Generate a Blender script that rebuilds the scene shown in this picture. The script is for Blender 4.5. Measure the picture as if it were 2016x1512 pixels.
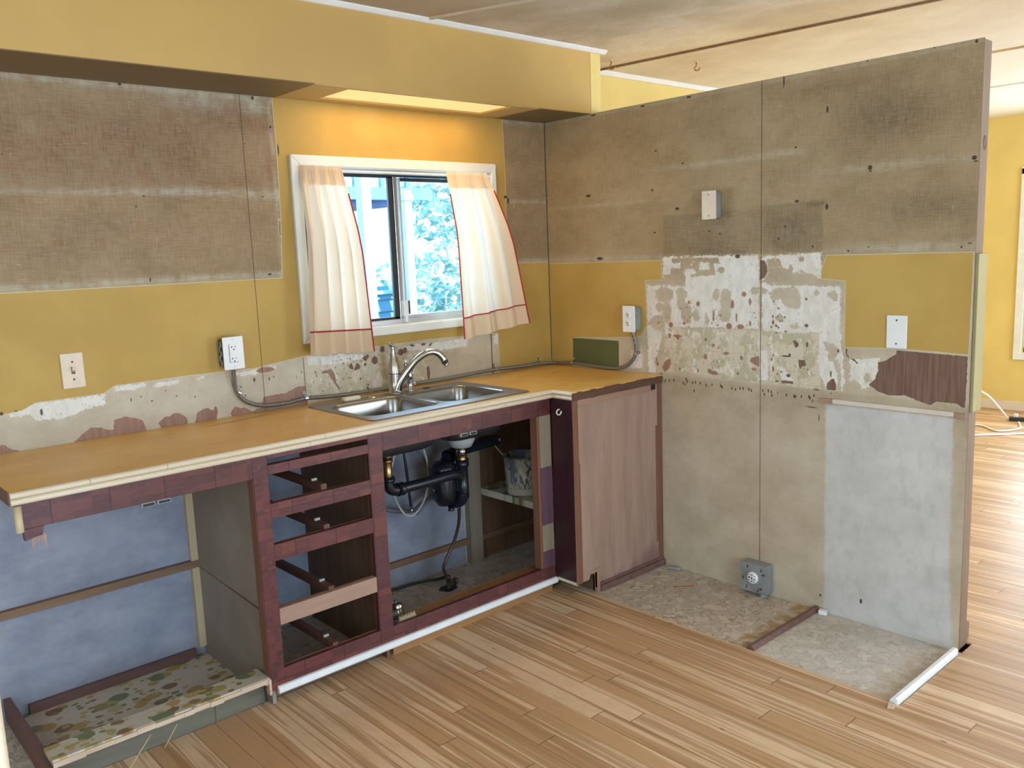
import bpy, bmesh, math, random
import numpy as np
from mathutils import Vector, Matrix
random.seed(7)
for o in list(bpy.data.objects): bpy.data.objects.remove(o)
SC = bpy.context.scene; COL = SC.collection; PI = math.pi
R = math.radians

# ---------------------------------------------------------------- camera
def camera(loc, yaw, pitch, roll, fpx):
    y, p, r = R(yaw), R(pitch), R(roll)
    f = Vector((math.sin(y)*math.cos(p), math.cos(y)*math.cos(p), math.sin(p)))
    rt = Vector((math.cos(y), -math.sin(y), 0)); up = rt.cross(f)
    r2 = rt*math.cos(r)+up*math.sin(r); u2 = -rt*math.sin(r)+up*math.cos(r)
    m = Matrix((( r2.x, u2.x, -f.x, loc[0]), (r2.y, u2.y, -f.y, loc[1]), (r2.z, u2.z, -f.z, loc[2]), (0, 0, 0, 1)))
    c = bpy.data.cameras.new('camera'); c.sensor_width = 36; c.lens = fpx*36/2016; c.clip_start = .02
    o = bpy.data.objects.new('camera', c); COL.objects.link(o); o.matrix_world = m; SC.camera = o
camera((-3.1326, -3.1788, 1.5049), 41.8294, -8.8288, -2.2747, 1692.87)

# ---------------------------------------------------------------- light and exposure
SC.view_settings.view_transform = 'Standard'; SC.view_settings.look = 'None'
SC.view_settings.gamma = 1; SC.view_settings.use_curve_mapping = False
SC.view_settings.exposure = 0.0
W = bpy.data.worlds.new('sky'); SC.world = W; W.use_nodes = True
bg = W.node_tree.nodes['Background']; bg.inputs[0].default_value = (.30, .66, 1.0, 1); bg.inputs[1].default_value = 4.5
def sun(direction, power, col, ang):
    l = bpy.data.lights.new('sun', 'SUN'); l.energy = power; l.color = col; l.angle = R(ang)
    o = bpy.data.objects.new('sun', l); COL.objects.link(o)
    o.rotation_euler = Vector(direction).to_track_quat('-Z', 'Y').to_euler(); o.location = (2, -6, 8)
sun((-.42, .68, -.60), 9.5, (1, .95, .86), .6)
def area(name, loc, direction, sx, sy, power, col):
    l = bpy.data.lights.new(name, 'AREA'); l.shape = 'RECTANGLE'; l.size = sx; l.size_y = sy; l.energy = power; l.color = col
    o = bpy.data.objects.new(name, l); COL.objects.link(o); o.location = loc
    o.rotation_euler = Vector(direction).to_track_quat('-Z', 'Z').to_euler(); return o
# daylight in the openings behind the camera, in the room beyond and at the far window
area('daylight_glass_door', (-2.3, -5.12, 1.08), (0, 1, 0), 1.9, 1.9, 66, (.78, .89, 1))
area('daylight_left_window', (-4.22, -2.6, 1.45), (1, 0, 0), 1.5, 1.1, 26, (.86, .93, 1))
area('daylight_living_room', (2.4, -5.12, 1.30), (0, 1, 0), 2.8, 1.8, 112, (.95, .97, 1))
area('daylight_far_window', (4.68, -1.35, 1.2), (-1, 0, 0), 1.1, 1.3, 30, (.93, .97, 1))

area('daylight_kitchen_window', (-.884, .115, 1.53), (0, -1, -.12), .96, .62, 13, (.50, .78, 1))

# ---------------------------------------------------------------- helpers
def link(o, parent=None):
    COL.objects.link(o)
    if parent is not None:
        o.parent = parent
        if o.type == 'MESH':
            L = parent.matrix_basis.translation.copy()
            p = parent.parent
            while p is not None:
                L += p.matrix_basis.translation; p = p.parent
            if L.length > 0: o.data.transform(Matrix.Translation(-L))
    return o
def tag(o, label=None, cat=None, group=None, kind=None):
    if label: o['label'] = label
    if cat: o['category'] = cat
    if group: o['group'] = group
    if kind: o['kind'] = kind
    return o
def thing(name, label, cat, loc, group=None, kind=None):
    o = bpy.data.objects.new(name, None); o.empty_display_size = .05; o.location = loc; COL.objects.link(o)
    return tag(o, label, cat, group, kind)
class MB:
    def __init__(s): s.b = bmesh.new(); s.n = 0
    def add(s, vs, fs, smooth=False):
        v = [s.b.verts.new(p) for p in vs]
        for f in fs:
            try:
                q = s.b.faces.new([v[i] for i in f]); q.smooth = smooth
            except ValueError: pass
        return s
    def box(s, x0, x1, y0, y1, z0, z1, bev=0, seg=2):
        t = bmesh.new()
        v = [t.verts.new(p) for p in ((x0,y0,z0),(x1,y0,z0),(x1,y1,z0),(x0,y1,z0),(x0,y0,z1),(x1,y0,z1),(x1,y1,z1),(x0,y1,z1))]
        for f in ((0,3,2,1),(4,5,6,7),(0,1,5,4),(1,2,6,5),(2,3,7,6),(3,0,4,7)): t.faces.new([v[i] for i in f])
        if bev: bmesh.ops.bevel(t, geom=t.edges[:], offset=bev, segments=seg, profile=.5, affect='EDGES')
        return s.merge(t)
    def merge(s, t, mat=None):
        if mat is not None: t.transform(mat)
        m = bpy.data.meshes.new('_t'); t.to_mesh(m); t.free(); s.b.from_mesh(m); bpy.data.meshes.remove(m); return s
    def obox(s, c, ax, ay, az, bev=0):
        "oriented box: centre and three half-axis vectors"
        t = bmesh.new(); c = Vector(c); A = [Vector(ax), Vector(ay), Vector(az)]
        v = [t.verts.new(c+A[0]*i+A[1]*j+A[2]*k) for i in (-1,1) for j in (-1,1) for k in (-1,1)]
        for f in ((0,1,3,2),(4,6,7,5),(0,4,5,1),(2,3,7,6),(0,2,6,4),(1,5,7,3)): t.faces.new([v[i] for i in f])
        bmesh.ops.recalc_face_normals(t, faces=t.faces[:])
        if bev: bmesh.ops.bevel(t, geom=t.edges[:], offset=bev, segments=2, profile=.5, affect='EDGES')
        return s.merge(t)
    def tube(s, pts, r, n=12, caps=True, close=False):
        P = [Vector(p) for p in pts]; N = len(P); rs = r if isinstance(r, (list, tuple)) else [r]*N
        T = []
        for i in range(N):
            a = P[(i-1) % N] if (close or i > 0) else P[i]; b = P[(i+1) % N] if (close or i < N-1) else P[i]
            T.append((b-a).normalized())
        u = T[0].cross(Vector((0,0,1)));
        if u.length < 1e-3: u = T[0].cross(Vector((1,0,0)))
        u.normalize(); vs = []
        for i in range(N):
            u = (u - T[i]*u.dot(T[i])).normalized(); w = T[i].cross(u)
            vs += [P[i]+(u*math.cos(2*PI*k/n)+w*math.sin(2*PI*k/n))*rs[i] for k in range(n)]
        fs = []
        for i in range(N if close else N-1):
            j = (i+1) % N
            for k in range(n): fs.append((i*n+k, j*n+k, j*n+(k+1) % n, i*n+(k+1) % n)[::-1])
        if caps and not close: fs += [tuple(range(n)), tuple(range((N-1)*n, N*n))[::-1]]
        s.add(vs, fs, True); return s
    def cyl(s, a, b, r, n=24, r2=None): return s.tube([a, b], [r, r if r2 is None else r2], n)
    def lathe(s, prof, c=(0,0,0), axis='z', n=32):
        vs = []; fs = []
        for r, h in prof:
            for k in range(n):
                a = 2*PI*k/n; x, y = r*math.cos(a), r*math.sin(a)
                q = {'z': (x, y, h), 'x': (h, x, y), 'y': (y, h, x)}[axis]
                vs.append((c[0]+q[0], c[1]+q[1], c[2]+q[2]))
        for i in range(len(prof)-1):
            for k in range(n): fs.append((i*n+k, i*n+(k+1) % n, (i+1)*n+(k+1) % n, (i+1)*n+k))
        t = MB(); t.add(vs, fs, True); bmesh.ops.remove_doubles(t.b, verts=t.b.verts[:], dist=1e-6)
        bmesh.ops.recalc_face_normals(t.b, faces=t.b.faces[:]); return s.merge(t.b)
    def prism(s, poly, axis, a, b, bev=0):
        "extrude a 2-D outline between a and b along an axis"
        def q(u, v, w): return {'x': (w, u, v), 'y': (u, w, v), 'z': (u, v, w)}[axis]
        t = bmesh.new(); n = len(poly)
        A = [t.verts.new(q(u, v, a)) for u, v in poly]; B = [t.verts.new(q(u, v, b)) for u, v in poly]
        t.faces.new(A); t.faces.new(B[::-1])
        for i in range(n): t.faces.new((A[i], B[i], B[(i+1) % n], A[(i+1) % n]))
        bmesh.ops.recalc_face_normals(t, faces=t.faces[:])
        if bev: bmesh.ops.bevel(t, geom=t.edges[:], offset=bev, segments=2, profile=.5, affect='EDGES')
        return s.merge(t)
    def build(s, name, mat, parent=None, label=None, smooth=None):
        m = bpy.data.meshes.new(name); s.b.to_mesh(m); s.b.free()
        if mat: m.materials.append(mat)
        if smooth is not None:
            for p in m.polygons: p.use_smooth = smooth
        o = bpy.data.objects.new(name, m); link(o, parent)
        if label: o['label'] = label
        return o
def rrect(x0, x1, y0, y1, r, n=6):
    pts = []
    for cx, cy, a0 in ((x1-r, y1-r, 0), (x0+r, y1-r, PI/2), (x0+r, y0+r, PI), (x1-r, y0+r, 1.5*PI)):
        for k in range(n+1):
            a = a0+PI/2*k/n; pts.append((cx+r*math.cos(a), cy+r*math.sin(a)))
    return pts
def smoothpath(pts, k=6):
    "Catmull-Rom through the points"
    P = [Vector(p) for p in pts]; P = [P[0]*2-P[1]]+P+[P[-1]*2-P[-2]]; out = []
    for i in range(1, len(P)-2):
        a, b, c, d = P[i-1:i+3]
        for j in range(k):
            t = j/k; out.append(.5*((2*b)+(c-a)*t+(2*a-5*b+4*c-d)*t*t+(3*b-a-3*c+d)*t**3))
    return out+[P[-2]]
def clone(o, loc, label=None, dz=0):
    c = o.copy(); COL.objects.link(c); c.location = loc
    if label: c['label'] = label
    for ch in o.children:
        d = ch.copy(); COL.objects.link(d); d.parent = c
        for g in ch.children:
            e = g.copy(); COL.objects.link(e); e.parent = d
    return c

# ---------------------------------------------------------------- node helper
class NT:
    def __init__(s, name):
        s.m = bpy.data.materials.new(name); s.m.use_nodes = True; s.t = s.m.node_tree
        s.p = s.t.nodes['Principled BSDF']; s.out = s.t.nodes['Material Output']; s._pos = None
    def new(s, k): return s.t.nodes.new(k)
    def put(s, sock, v):
        if hasattr(v, 'links') or isinstance(v, bpy.types.NodeSocket): s.t.links.new(v, sock)
        elif isinstance(v, (tuple, list)) and sock.type == 'RGBA': sock.default_value = (*v[:3], 1)
        else: sock.default_value = v
    def math(s, op, a, b=0, c=0, clamp=False):
        n = s.new('ShaderNodeMath'); n.operation = op; n.use_clamp = clamp
        s.put(n.inputs[0], a); s.put(n.inputs[1], b); s.put(n.inputs[2], c); return n.outputs[0]
    def add(s, a, b): return s.math('ADD', a, b)
    def mul(s, a, b): return s.math('MULTIPLY', a, b)
    def mix(s, f, a, b, mode='MIX'):
        n = s.new('ShaderNodeMix'); n.data_type = 'RGBA'; n.blend_type = mode
        s.put(n.inputs[0], f); s.put(n.inputs[6], a); s.put(n.inputs[7], b); return n.outputs[2]
    def step(s, v, lo, hi, smooth=True):
        n = s.new('ShaderNodeMapRange'); n.interpolation_type = 'SMOOTHSTEP' if smooth else 'LINEAR'
        s.put(n.inputs[0], v); n.inputs[1].default_value = lo; n.inputs[2].default_value = hi
        n.inputs[3].default_value = 0; n.inputs[4].default_value = 1; return n.outputs[0]
    def attr(s, name):
        n = s.new('ShaderNodeAttribute'); n.attribute_name = name; return n.outputs['Fac']
    def pos(s):
        if s._pos is None: s._pos = s.new('ShaderNodeNewGeometry').outputs['Position']
        return s._pos
    def obj(s): return s.new('ShaderNodeTexCoord').outputs['Object']
    def sep(s, v):
        n = s.new('ShaderNodeSeparateXYZ'); s.put(n.inputs[0], v); return n.outputs
    def comb(s, x, y, z):
        n = s.new('ShaderNodeCombineXYZ'); s.put(n.inputs[0], x); s.put(n.inputs[1], y); s.put(n.inputs[2], z); return n.outputs[0]
    def scale(s, v, xyz):
        n = s.new('ShaderNodeVectorMath'); n.operation = 'MULTIPLY'; s.put(n.inputs[0], v); n.inputs[1].default_value = xyz; return n.outputs[0]
    def vadd(s, v, w):
        n = s.new('ShaderNodeVectorMath'); n.operation = 'ADD'; s.put(n.inputs[0], v); s.put(n.inputs[1], w); return n.outputs[0]
    def noise(s, v, sc=5, det=4, rough=.55, out=0):
        n = s.new('ShaderNodeTexNoise'); s.put(n.inputs['Vector'], v); n.inputs['Scale'].default_value = sc
        n.inputs['Detail'].default_value = det; n.inputs['Roughness'].default_value = rough; return n.outputs[out]
    def vor(s, v, sc, feat='F1', out='Distance'):
        n = s.new('ShaderNodeTexVoronoi'); n.feature = feat; s.put(n.inputs['Vector'], v); n.inputs['Scale'].default_value = sc; return n.outputs[out]
    def rnd(s, v):
        n = s.new('ShaderNodeTexWhiteNoise'); n.noise_dimensions = '3D'; s.put(n.inputs['Vector'], v); return n.outputs['Value']
    def wave(s, v, sc, dist=0, det=2):
        n = s.new('ShaderNodeTexWave'); s.put(n.inputs['Vector'], v); n.inputs['Scale'].default_value = sc; n.inputs['Distortion'].default_value = dist; n.inputs['Detail'].default_value = det; return n.outputs['Fac']
    def bump(s, h, dist=.002, strength=.6):
        n = s.new('ShaderNodeBump'); s.put(n.inputs['Height'], h); n.inputs['Distance'].default_value = dist; n.inputs['Strength'].default_value = strength
        s.t.links.new(n.outputs[0], s.p.inputs['Normal'])
    def done(s, col=None, rough=.6, metal=0, spec=None):
        if col is not None: s.put(s.p.inputs['Base Color'], col)
        s.put(s.p.inputs['Roughness'], rough); s.put(s.p.inputs['Metallic'], metal)
        if spec is not None: s.p.inputs['Specular IOR Level'].default_value = spec
        return s.m
def plain(name, col, rough=.6, metal=0, var=.12, sc=8, stretch=(1,1,1), bump=0, spec=None):
    "one colour with a soft uneven tone"
    t = NT(name); n = t.noise(t.scale(t.obj(), stretch), sc, 5)
    dark = tuple(c*(1-var*1.6) for c in col); lite = tuple(min(1, c*(1+var)) for c in col)
    c = t.mix(t.step(n, .3, .7, False), dark, lite)
    if bump: t.bump(n, bump)
    return t.done(c, rough, metal, spec)
def wood(name, dark, lite, axis='z', rough=.6, sc=1.0, bump=.0006):
    t = NT(name); st = {'x': (1.5, 26, 26), 'y': (26, 1.5, 26), 'z': (26, 26, 1.5)}[axis]
    p = t.scale(t.pos(), tuple(c*sc for c in st))
    a = t.noise(p, 1.6, 6, .6); b = t.noise(t.pos(), 3*sc, 3); f = t.noise(t.scale(p, (6, 6, 6) if axis != 'z' else (6, 6, 3)), 2, 3)
    k = t.add(t.mul(a, .6), t.add(t.mul(b, .25), t.mul(f, .15)))
    t.bump(f, bump)
    return t.done(t.mix(t.step(k, .32, .68, False), dark, lite), rough)
def single(mb, name, mat, loc, label, cat, group=None, kind=None):
    o = mb.build(name, mat); o.data.transform(Matrix.Translation(-Vector(loc))); o.location = loc
    return tag(o, label, cat, group, kind)
def struct(o): o['kind'] = 'structure'; return o

# ---------------------------------------------------------------- materials
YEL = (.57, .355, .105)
def paint_yellow(name, col=YEL):
    t = NT(name); n = t.noise(t.pos(), 2.2, 3); f = t.noise(t.scale(t.pos(), (14, 14, 60)), 3, 3)
    c = t.mix(t.step(n, .3, .75), tuple(x*.93 for x in col), tuple(min(1, x*1.06) for x in col))
    t.bump(f, .0004); return t.done(c, .5)
M = {}
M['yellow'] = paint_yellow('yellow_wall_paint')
M['yellow_far'] = paint_yellow('bright_yellow_wall_paint', (.75, .575, .205))
M['white_trim'] = plain('white_trim_paint', (.80, .78, .75), .4, var=.05)
M['white_gloss'] = plain('white_gloss_paint', (.80, .82, .84), .3, var=.04, sc=20)
M['plastic_white'] = plain('white_plastic', (.84, .84, .84), .3, var=.02)
M['plastic_beige'] = plain('aged_beige_plastic', (.72, .58, .44), .4, var=.05, sc=20)
M['plastic_ivory'] = plain('aged_ivory_plastic', (.74, .60, .45), .4, var=.05, sc=25)
M['slot'] = plain('dark_slot', (.015, .013, .012), .6)
M['screw'] = plain('screw_steel', (.55, .55, .55), .35, 1)
M['stud'] = wood('raw_stud_wood', (.17, .112, .074), (.245, .17, .118), 'z')
M['ply_edge'] = wood('dark_plywood_edge', (.10, .045, .025), (.17, .08, .05), 'z')
M['brown_x'] = wood('brown_batten_wood', (.16, .085, .045), (.27, .155, .09), 'x')
M['brown_y'] = wood('brown_runner_wood', (.10, .04, .028), (.18, .075, .05), 'y')
M['brown_dark'] = wood('dark_brown_plywood', (.11, .058, .03), (.19, .105, .06), 'z')
M['purple_brown'] = wood('reddish_brown_wood', (.13, .065, .055), (.22, .12, .10), 'y')
M['orange_wood'] = wood('orange_brown_wood', (.28, .13, .045), (.42, .21, .08), 'x')
M['cream_wood'] = wood('cream_bullnose_wood', (.66, .535, .385), (.80, .69, .53), 'x', .5)
M['cream_wood_z'] = wood('cream_batten_wood', (.48, .37, .22), (.62, .50, .33), 'z', .5)
M['bare_rail'] = wood('bare_pinkish_wood', (.31, .18, .125), (.41, .255, .185), 'x')
M['bare_z'] = wood('bare_weathered_wood', (.20, .16, .105), (.31, .25, .18), 'z')
M['red_strip'] = wood('red_brown_edge_wood', (.15, .058, .032), (.25, .11, .065), 'z')
M['worn_edge'] = wood('worn_brown_counter_edge', (.085, .04, .025), (.17, .085, .05), 'x', .8, 3, .003)
M['grey_kick'] = wood('grey_green_kick_board', (.12, .11, .08), (.19, .175, .13), 'x')
M['chip_edge'] = wood('chipped_pale_edge', (.50, .33, .22), (.74, .60, .47), 'x', .7, 2)
M['pale_green'] = plain('pale_yellow_green_paint', (.35, .30, .14), .5, var=.05)
M['black_abs'] = plain('black_pipe_plastic', (.012, .013, .02), .25, var=.1)
M['brass'] = plain('tarnished_brass', (.55, .40, .18), .35, 1, var=.25, sc=20)
M['galv'] = plain('galvanised_steel', (.33, .35, .36), .5, .35, var=.15, sc=14)
M['galv_dark'] = plain('tarnished_box_steel', (.16, .13, .10), .55, .6, var=.4, sc=30)
M['chrome'] = plain('chrome', (.62, .64, .68), .12, 1, var=.03)
M['nickel'] = plain('brushed_nickel', (.48, .46, .43), .24, 1, var=.06)
M['grey_hose'] = plain('grey_hose_rubber', (.13, .14, .16), .5)
M['pale_hose'] = plain('pale_grey_hose', (.42, .41, .37), .4)
M['copper_tube'] = plain('dark_copper_tube', (.10, .06, .05), .4, .5)
M['soap'] = plain('cream_soap', (.80, .70, .55), .45, var=.04)
M['bristle'] = plain('straw_bristle', (.70, .50, .24), .7)
M['aluminium'] = plain('window_aluminium', (.60, .62, .66), .35, .8, var=.05)
M['dark_seal'] = plain('dark_window_seal', (.02, .022, .028), .5)
M['red_piping'] = plain('red_piping', (.42, .01, .02), .7, var=.1)
M['cable_white'] = plain('white_cable_sheath', (.85, .85, .82), .4, var=.02)
M['black_plastic'] = plain('black_plastic', (.02, .02, .025), .4)
M['debris'] = wood('splinter_wood', (.34, .14, .07), (.56, .28, .16), 'x')
M['hook_brown'] = plain('brown_painted_hook', (.30, .13, .06), .4, .3)

def m_stainless(name='brushed_stainless_steel', r0=.17):
    t = NT(name); p = t.pos()
    n = t.noise(t.scale(p, (6, 160, 160)), 3, 3); n2 = t.noise(p, 14, 3)
    t.bump(n, .00012, .3)
    return t.done(t.mix(n2, (.30, .30, .30), (.38, .38, .375)), t.add(r0, t.mul(n, .10)), 1)
M['steel'] = m_stainless(); M['steel_rim'] = m_stainless('worn_stainless_rim', .36)
def m_flex():
    t = NT('flexible_steel_conduit'); s = t.sep(t.obj())
    w = t.wave(t.obj(), 60, 0, 0); t.bump(w, .002, .9)
    return t.done(t.mix(w, (.20, .19, .17), (.42, .41, .39)), .4, .8)
M['flex'] = m_flex()
def m_glass(name, rough=0.0):
    t = NT(name); g = t.new('ShaderNodeBsdfGlass'); g.inputs['IOR'].default_value = 1.45; g.inputs['Roughness'].default_value = rough
    tr = t.new('ShaderNodeBsdfTransparent'); gl = t.new('ShaderNodeBsdfGlossy'); gl.inputs['Roughness'].default_value = .02
    f = t.new('ShaderNodeFresnel'); f.inputs['IOR'].default_value = 1.3
    mx = t.new('ShaderNodeMixShader'); t.t.links.new(f.outputs[0], mx.inputs[0]); t.t.links.new(tr.outputs[0], mx.inputs[1]); t.t.links.new(gl.outputs[0], mx.inputs[2])
    t.t.links.new(mx.outputs[0], t.out.inputs['Surface']); return t.m
M['glass'] = m_glass('window_glass')
def m_jar():
    t = NT('jar_glass'); t.p.inputs['Transmission Weight'].default_value = 1; t.p.inputs['IOR'].default_value = 1.4
    return t.done((.85, .88, .88), .03)
M['jar_glass'] = m_jar()
def m_curtain():
    t = NT('cream_curtain_cotton'); p = t.obj()
    n = t.noise(p, 220, 2); n2 = t.noise(p, 9, 3)
    col = t.mix(n2, (.86, .65, .44), (.92, .73, .52)); t.bump(n, .0003, .3)
    t.done(col, .9, spec=.1)
    tl = t.new('ShaderNodeBsdfTranslucent'); t.put(tl.inputs[0], t.mix(.5, col, (.85, .85, .85)))
    mx = t.new('ShaderNodeMixShader'); mx.inputs[0].default_value = .22
    t.t.links.new(t.p.outputs[0], mx.inputs[1]); t.t.links.new(tl.outputs[0], mx.inputs[2]); t.t.links.new(mx.outputs[0], t.out.inputs['Surface'])
    return t.m
M['curtain'] = m_curtain()
def m_diffuser():
    t = NT('lit_light_diffuser'); v = t.vor(t.scale(t.pos(), (1, 1, 1)), 90)
    c = t.mix(t.step(v, .1, .6), (1, .62, .20), (1, .74, .34))
    t.put(t.p.inputs['Emission Color'], c); t.p.inputs['Emission Strength'].default_value = .75
    return t.done((.7, .5, .25), .4)
M['diffuser'] = m_diffuser()

def m_laminate():
    t = NT('maple_laminate_planks'); s = t.sep(t.pos())
    u = t.math('DIVIDE', t.add(s[0], .0225), .0730); row = t.math('FLOOR', u); fu = t.math('FRACT', u)
    r1 = t.rnd(t.comb(row, 3.3, 0)); v = t.math('DIVIDE', t.add(s[1], t.mul(r1, 1.21)), 1.21); col = t.math('FLOOR', v); fv = t.math('FRACT', v)
    idv = t.comb(row, col, 1.7); rr = t.rnd(idv); r2 = t.rnd(t.comb(col, row, 9.1)); off = t.comb(t.mul(rr, 31), t.mul(r2, 17), 0)
    q = t.vadd(t.scale(t.pos(), (13, .42, 1)), off); band = t.noise(q, 1.35, 3, .5)
    band2 = t.noise(t.vadd(t.scale(t.pos(), (34, .55, 1)), off), 1.5, 3, .5)
    fine = t.noise(t.vadd(t.scale(t.pos(), (90, 5, 1)), off), 2.2, 5, .65)
    mot = t.noise(t.vadd(t.scale(t.pos(), (9, 5, 1)), off), 2.0, 4)
    lite, mid, dark = (.80, .575, .375), (.56, .335, .18), (.30, .15, .068)
    c = t.mix(t.step(t.add(band, t.mul(t.add(rr, -.5), .22)), .49, .525), mid, lite)
    c = t.mix(t.mul(t.step(t.add(band2, t.mul(t.add(r2, -.5), .20)), .53, .60), .60), c, dark)
    c = t.mix(t.mul(t.step(fine, .45, .75), .28), c, dark)
    c = t.mix(t.mul(t.step(mot, .35, .7), .25), c, (.46, .29, .15))
    c = t.mix(t.mul(r2, .35), c, (.44, .27, .135))
    kn = t.vor(t.vadd(t.scale(t.pos(), (5, 2.2, 1)), off), 1.6); c = t.mix(t.mul(t.step(kn, .055, .02), .7), c, (.20, .09, .035))
    gx = t.math('MAXIMUM', t.step(t.math('ABSOLUTE', t.add(fu, -.5)), .478, .492), t.step(t.math('ABSOLUTE', t.add(fv, -.5)), .4980, .4990))
    c = t.mix(t.mul(gx, .75), c, (.16, .075, .03))
    t.bump(t.math('SUBTRACT', t.mul(fine, .15), gx), .0006, .5)
    return t.done(c, t.add(.30, t.mul(fine, .16)), spec=.42)
M['laminate'] = m_laminate()
def m_vinyl():
    t = NT('pebble_vinyl_sheet'); p = t.pos(); w = t.vadd(p, t.scale(t.noise(p, 26, 4, out=1), (.075, .075, 0)))
    e = t.vor(w, 29, 'DISTANCE_TO_EDGE'); c1 = t.vor(w, 29, 'F1', 'Color'); e2 = t.vor(w, 62, 'DISTANCE_TO_EDGE')
    n = t.noise(p, 3, 3)
    g = t.noise(c1, 3, 0)
    base = t.mix(t.step(g, .3, .7), (.50, .43, .35), (.62, .555, .475))
    c = t.mix(t.mul(t.step(e, .050, .015), t.step(t.noise(p, 11, 3), .33, .5)), base, (.31, .235, .16))
    c = t.mix(t.mul(t.step(e2, .03, .01), .35), c, (.30, .23, .16))
    xy = t.sep(p)
    # old adhesive stains beside the two floor strips
    st1 = t.mul(t.step(xy[1], -1.50, -1.48), t.step(xy[1], -1.405, -1.43))
    st2 = t.mul(t.step(xy[1], -2.06, -2.04), t.step(xy[1], -1.93, -1.98))
    stn = t.mul(t.math('MAXIMUM', st1, st2), t.step(t.noise(p, 22, 4), .38, .58))
    c = t.mix(t.mul(stn, .75), c, (.36, .21, .055))
    c = t.mix(t.mul(t.step(xy[1], -1.47, -1.56), .30), c, (.64, .63, .62))
    c = t.mix(t.mul(t.step(t.noise(p, 5, 5), .5, .75), .35), c, (.36, .29, .20))
    t.bump(e, .001, .3); return t.done(c, .5)
M['vinyl'] = m_vinyl()
def m_floral():
    t = NT('floral_shelf_paper'); p = t.scale(t.pos(), (1, 1.25, 0))
    w = t.vadd(p, t.scale(t.noise(p, 30, 2, out=1), (.02, .02, 0)))
    d = t.vor(w, 14); c1 = t.vor(w, 14, 'F1', 'Color'); sp = t.new('ShaderNodeSeparateColor'); t.put(sp.inputs[0], c1)
    base = t.mix(t.noise(p, 8, 3), (.50, .44, .36), (.60, .54, .46))
    col = t.mix(t.step(sp.outputs[0], .30, .34, False), (.24, .145, .07), (.42, .30, .10)); col = t.mix(t.step(sp.outputs[1], .62, .66, False), col, (.38, .32, .12)); col = t.mix(t.step(sp.outputs[2], .78, .82, False), col, (.17, .20, .11))
    c = t.mix(t.mul(t.step(d, .52, .46), t.step(sp.outputs[2], .22, .24)), base, col)
    d2 = t.vor(w, 31); c2 = t.vor(w, 31, 'F1', 'Color'); s2 = t.new('ShaderNodeSeparateColor'); t.put(s2.inputs[0], c2)
    col2 = t.mix(t.step(s2.outputs[1], .5, .55, False), (.20, .22, .10), (.46, .34, .13))
    c = t.mix(t.mul(t.step(d2, .42, .36), t.step(s2.outputs[0], .50, .52)), c, col2)
    c = t.mix(t.mul(t.step(t.noise(p, 60, 4), .55, .7), .25), c, (.24, .16, .07))
    return t.done(c, .55)
M['floral'] = m_floral()
def m_counter():
    t = NT('tan_laminate_worktop'); p = t.pos(); q = t.scale(p, (1, 1.6, 1))
    a = t.noise(q, 3.2, 5, .6); b = t.noise(t.scale(p, (3, 9, 1)), 2.5, 5, .6); f = t.noise(p, 60, 4)
    c = t.mix(t.step(a, .3, .7), (.72, .415, .105), (.82, .51, .15))
    c = t.mix(t.mul(t.step(a, .50, .72), .45), c, (.84, .58, .24))
    c = t.mix(t.mul(t.step(t.noise(t.scale(p, (5, 22, 1)), 1.6, 4), .63, .72), .5), c, (.34, .155, .045))
    sp = t.vor(p, 7); c = t.mix(t.step(sp, .032, .022), c, (.10, .05, .02))
    # long dark scorch smear towards the wall
    s = t.sep(p); ax = t.add(s[0], 1.77); dv = t.math('ABSOLUTE', t.add(t.add(s[1], .105), t.add(t.mul(ax, -.132), t.mul(t.add(t.noise(p, 25, 3), -.5), .02))))
    sm = t.mul(t.step(dv, .012, .003), t.step(t.math('ABSOLUTE', ax), .16, .05)); c = t.mix(t.mul(sm, .75), c, (.20, .09, .03))
    return t.done(c, t.add(.30, t.mul(a, .10)), spec=.6)
M['counter'] = m_counter()
def m_block(name, shift=0, bright=1.0):
    "dark red butcher-block paper"
    t = NT(name); s = t.sep(t.pos()); u = t.add(s[0], t.add(s[1], shift))
    U = t.math('DIVIDE', u, .157); Z = t.math('DIVIDE', t.add(s[2], .006), .0985)
    cu, cz = t.math('FLOOR', U), t.math('FLOOR', Z); r = t.rnd(t.comb(cu, cz, 2)); r3 = t.rnd(t.comb(cz, cu, 7))
    sub = t.rnd(t.comb(t.math('FLOOR', t.math('DIVIDE', u, .0523)), t.math('FLOOR', t.math('DIVIDE', s[2], .033)), t.mul(r, 5)))
    g = t.noise(t.scale(t.pos(), (9, 9, 40)), 3, 5, .65); n = t.noise(t.pos(), 30, 4)
    k = lambda c: tuple(x*bright for x in c)
    c = t.mix(t.step(sub, .2, .95), k((.078, .019, .020)), k((.135, .034, .028)))
    c = t.mix(t.mul(r, .4), c, k((.046, .014, .028))); c = t.mix(t.mul(t.step(g, .4, .7), .4), c, k((.15, .05, .038)))
    c = t.mix(t.mul(t.step(n, .63, .75), .3), c, k((.24, .12, .08)))
    j = t.math('MAXIMUM', t.step(t.math('ABSOLUTE', t.add(t.math('FRACT', U), -.5)), .486, .494), t.mul(t.step(t.math('ABSOLUTE', t.add(t.math('FRACT', Z), -.5)), .485, .493), .75))
    c = t.mix(t.mul(j, .8), c, (.02, .004, .006)); t.bump(g, .0005, .4)
    return t.done(c, .42)
M['block'] = m_block('red_block_cabinet_paper')
M['block_rail'] = m_block('red_block_rail_paper', .06, 1.15)
M['dark_red'] = wood('dark_maroon_panel', (.028, .008, .012), (.050, .014, .020), 'z', .4)
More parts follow.
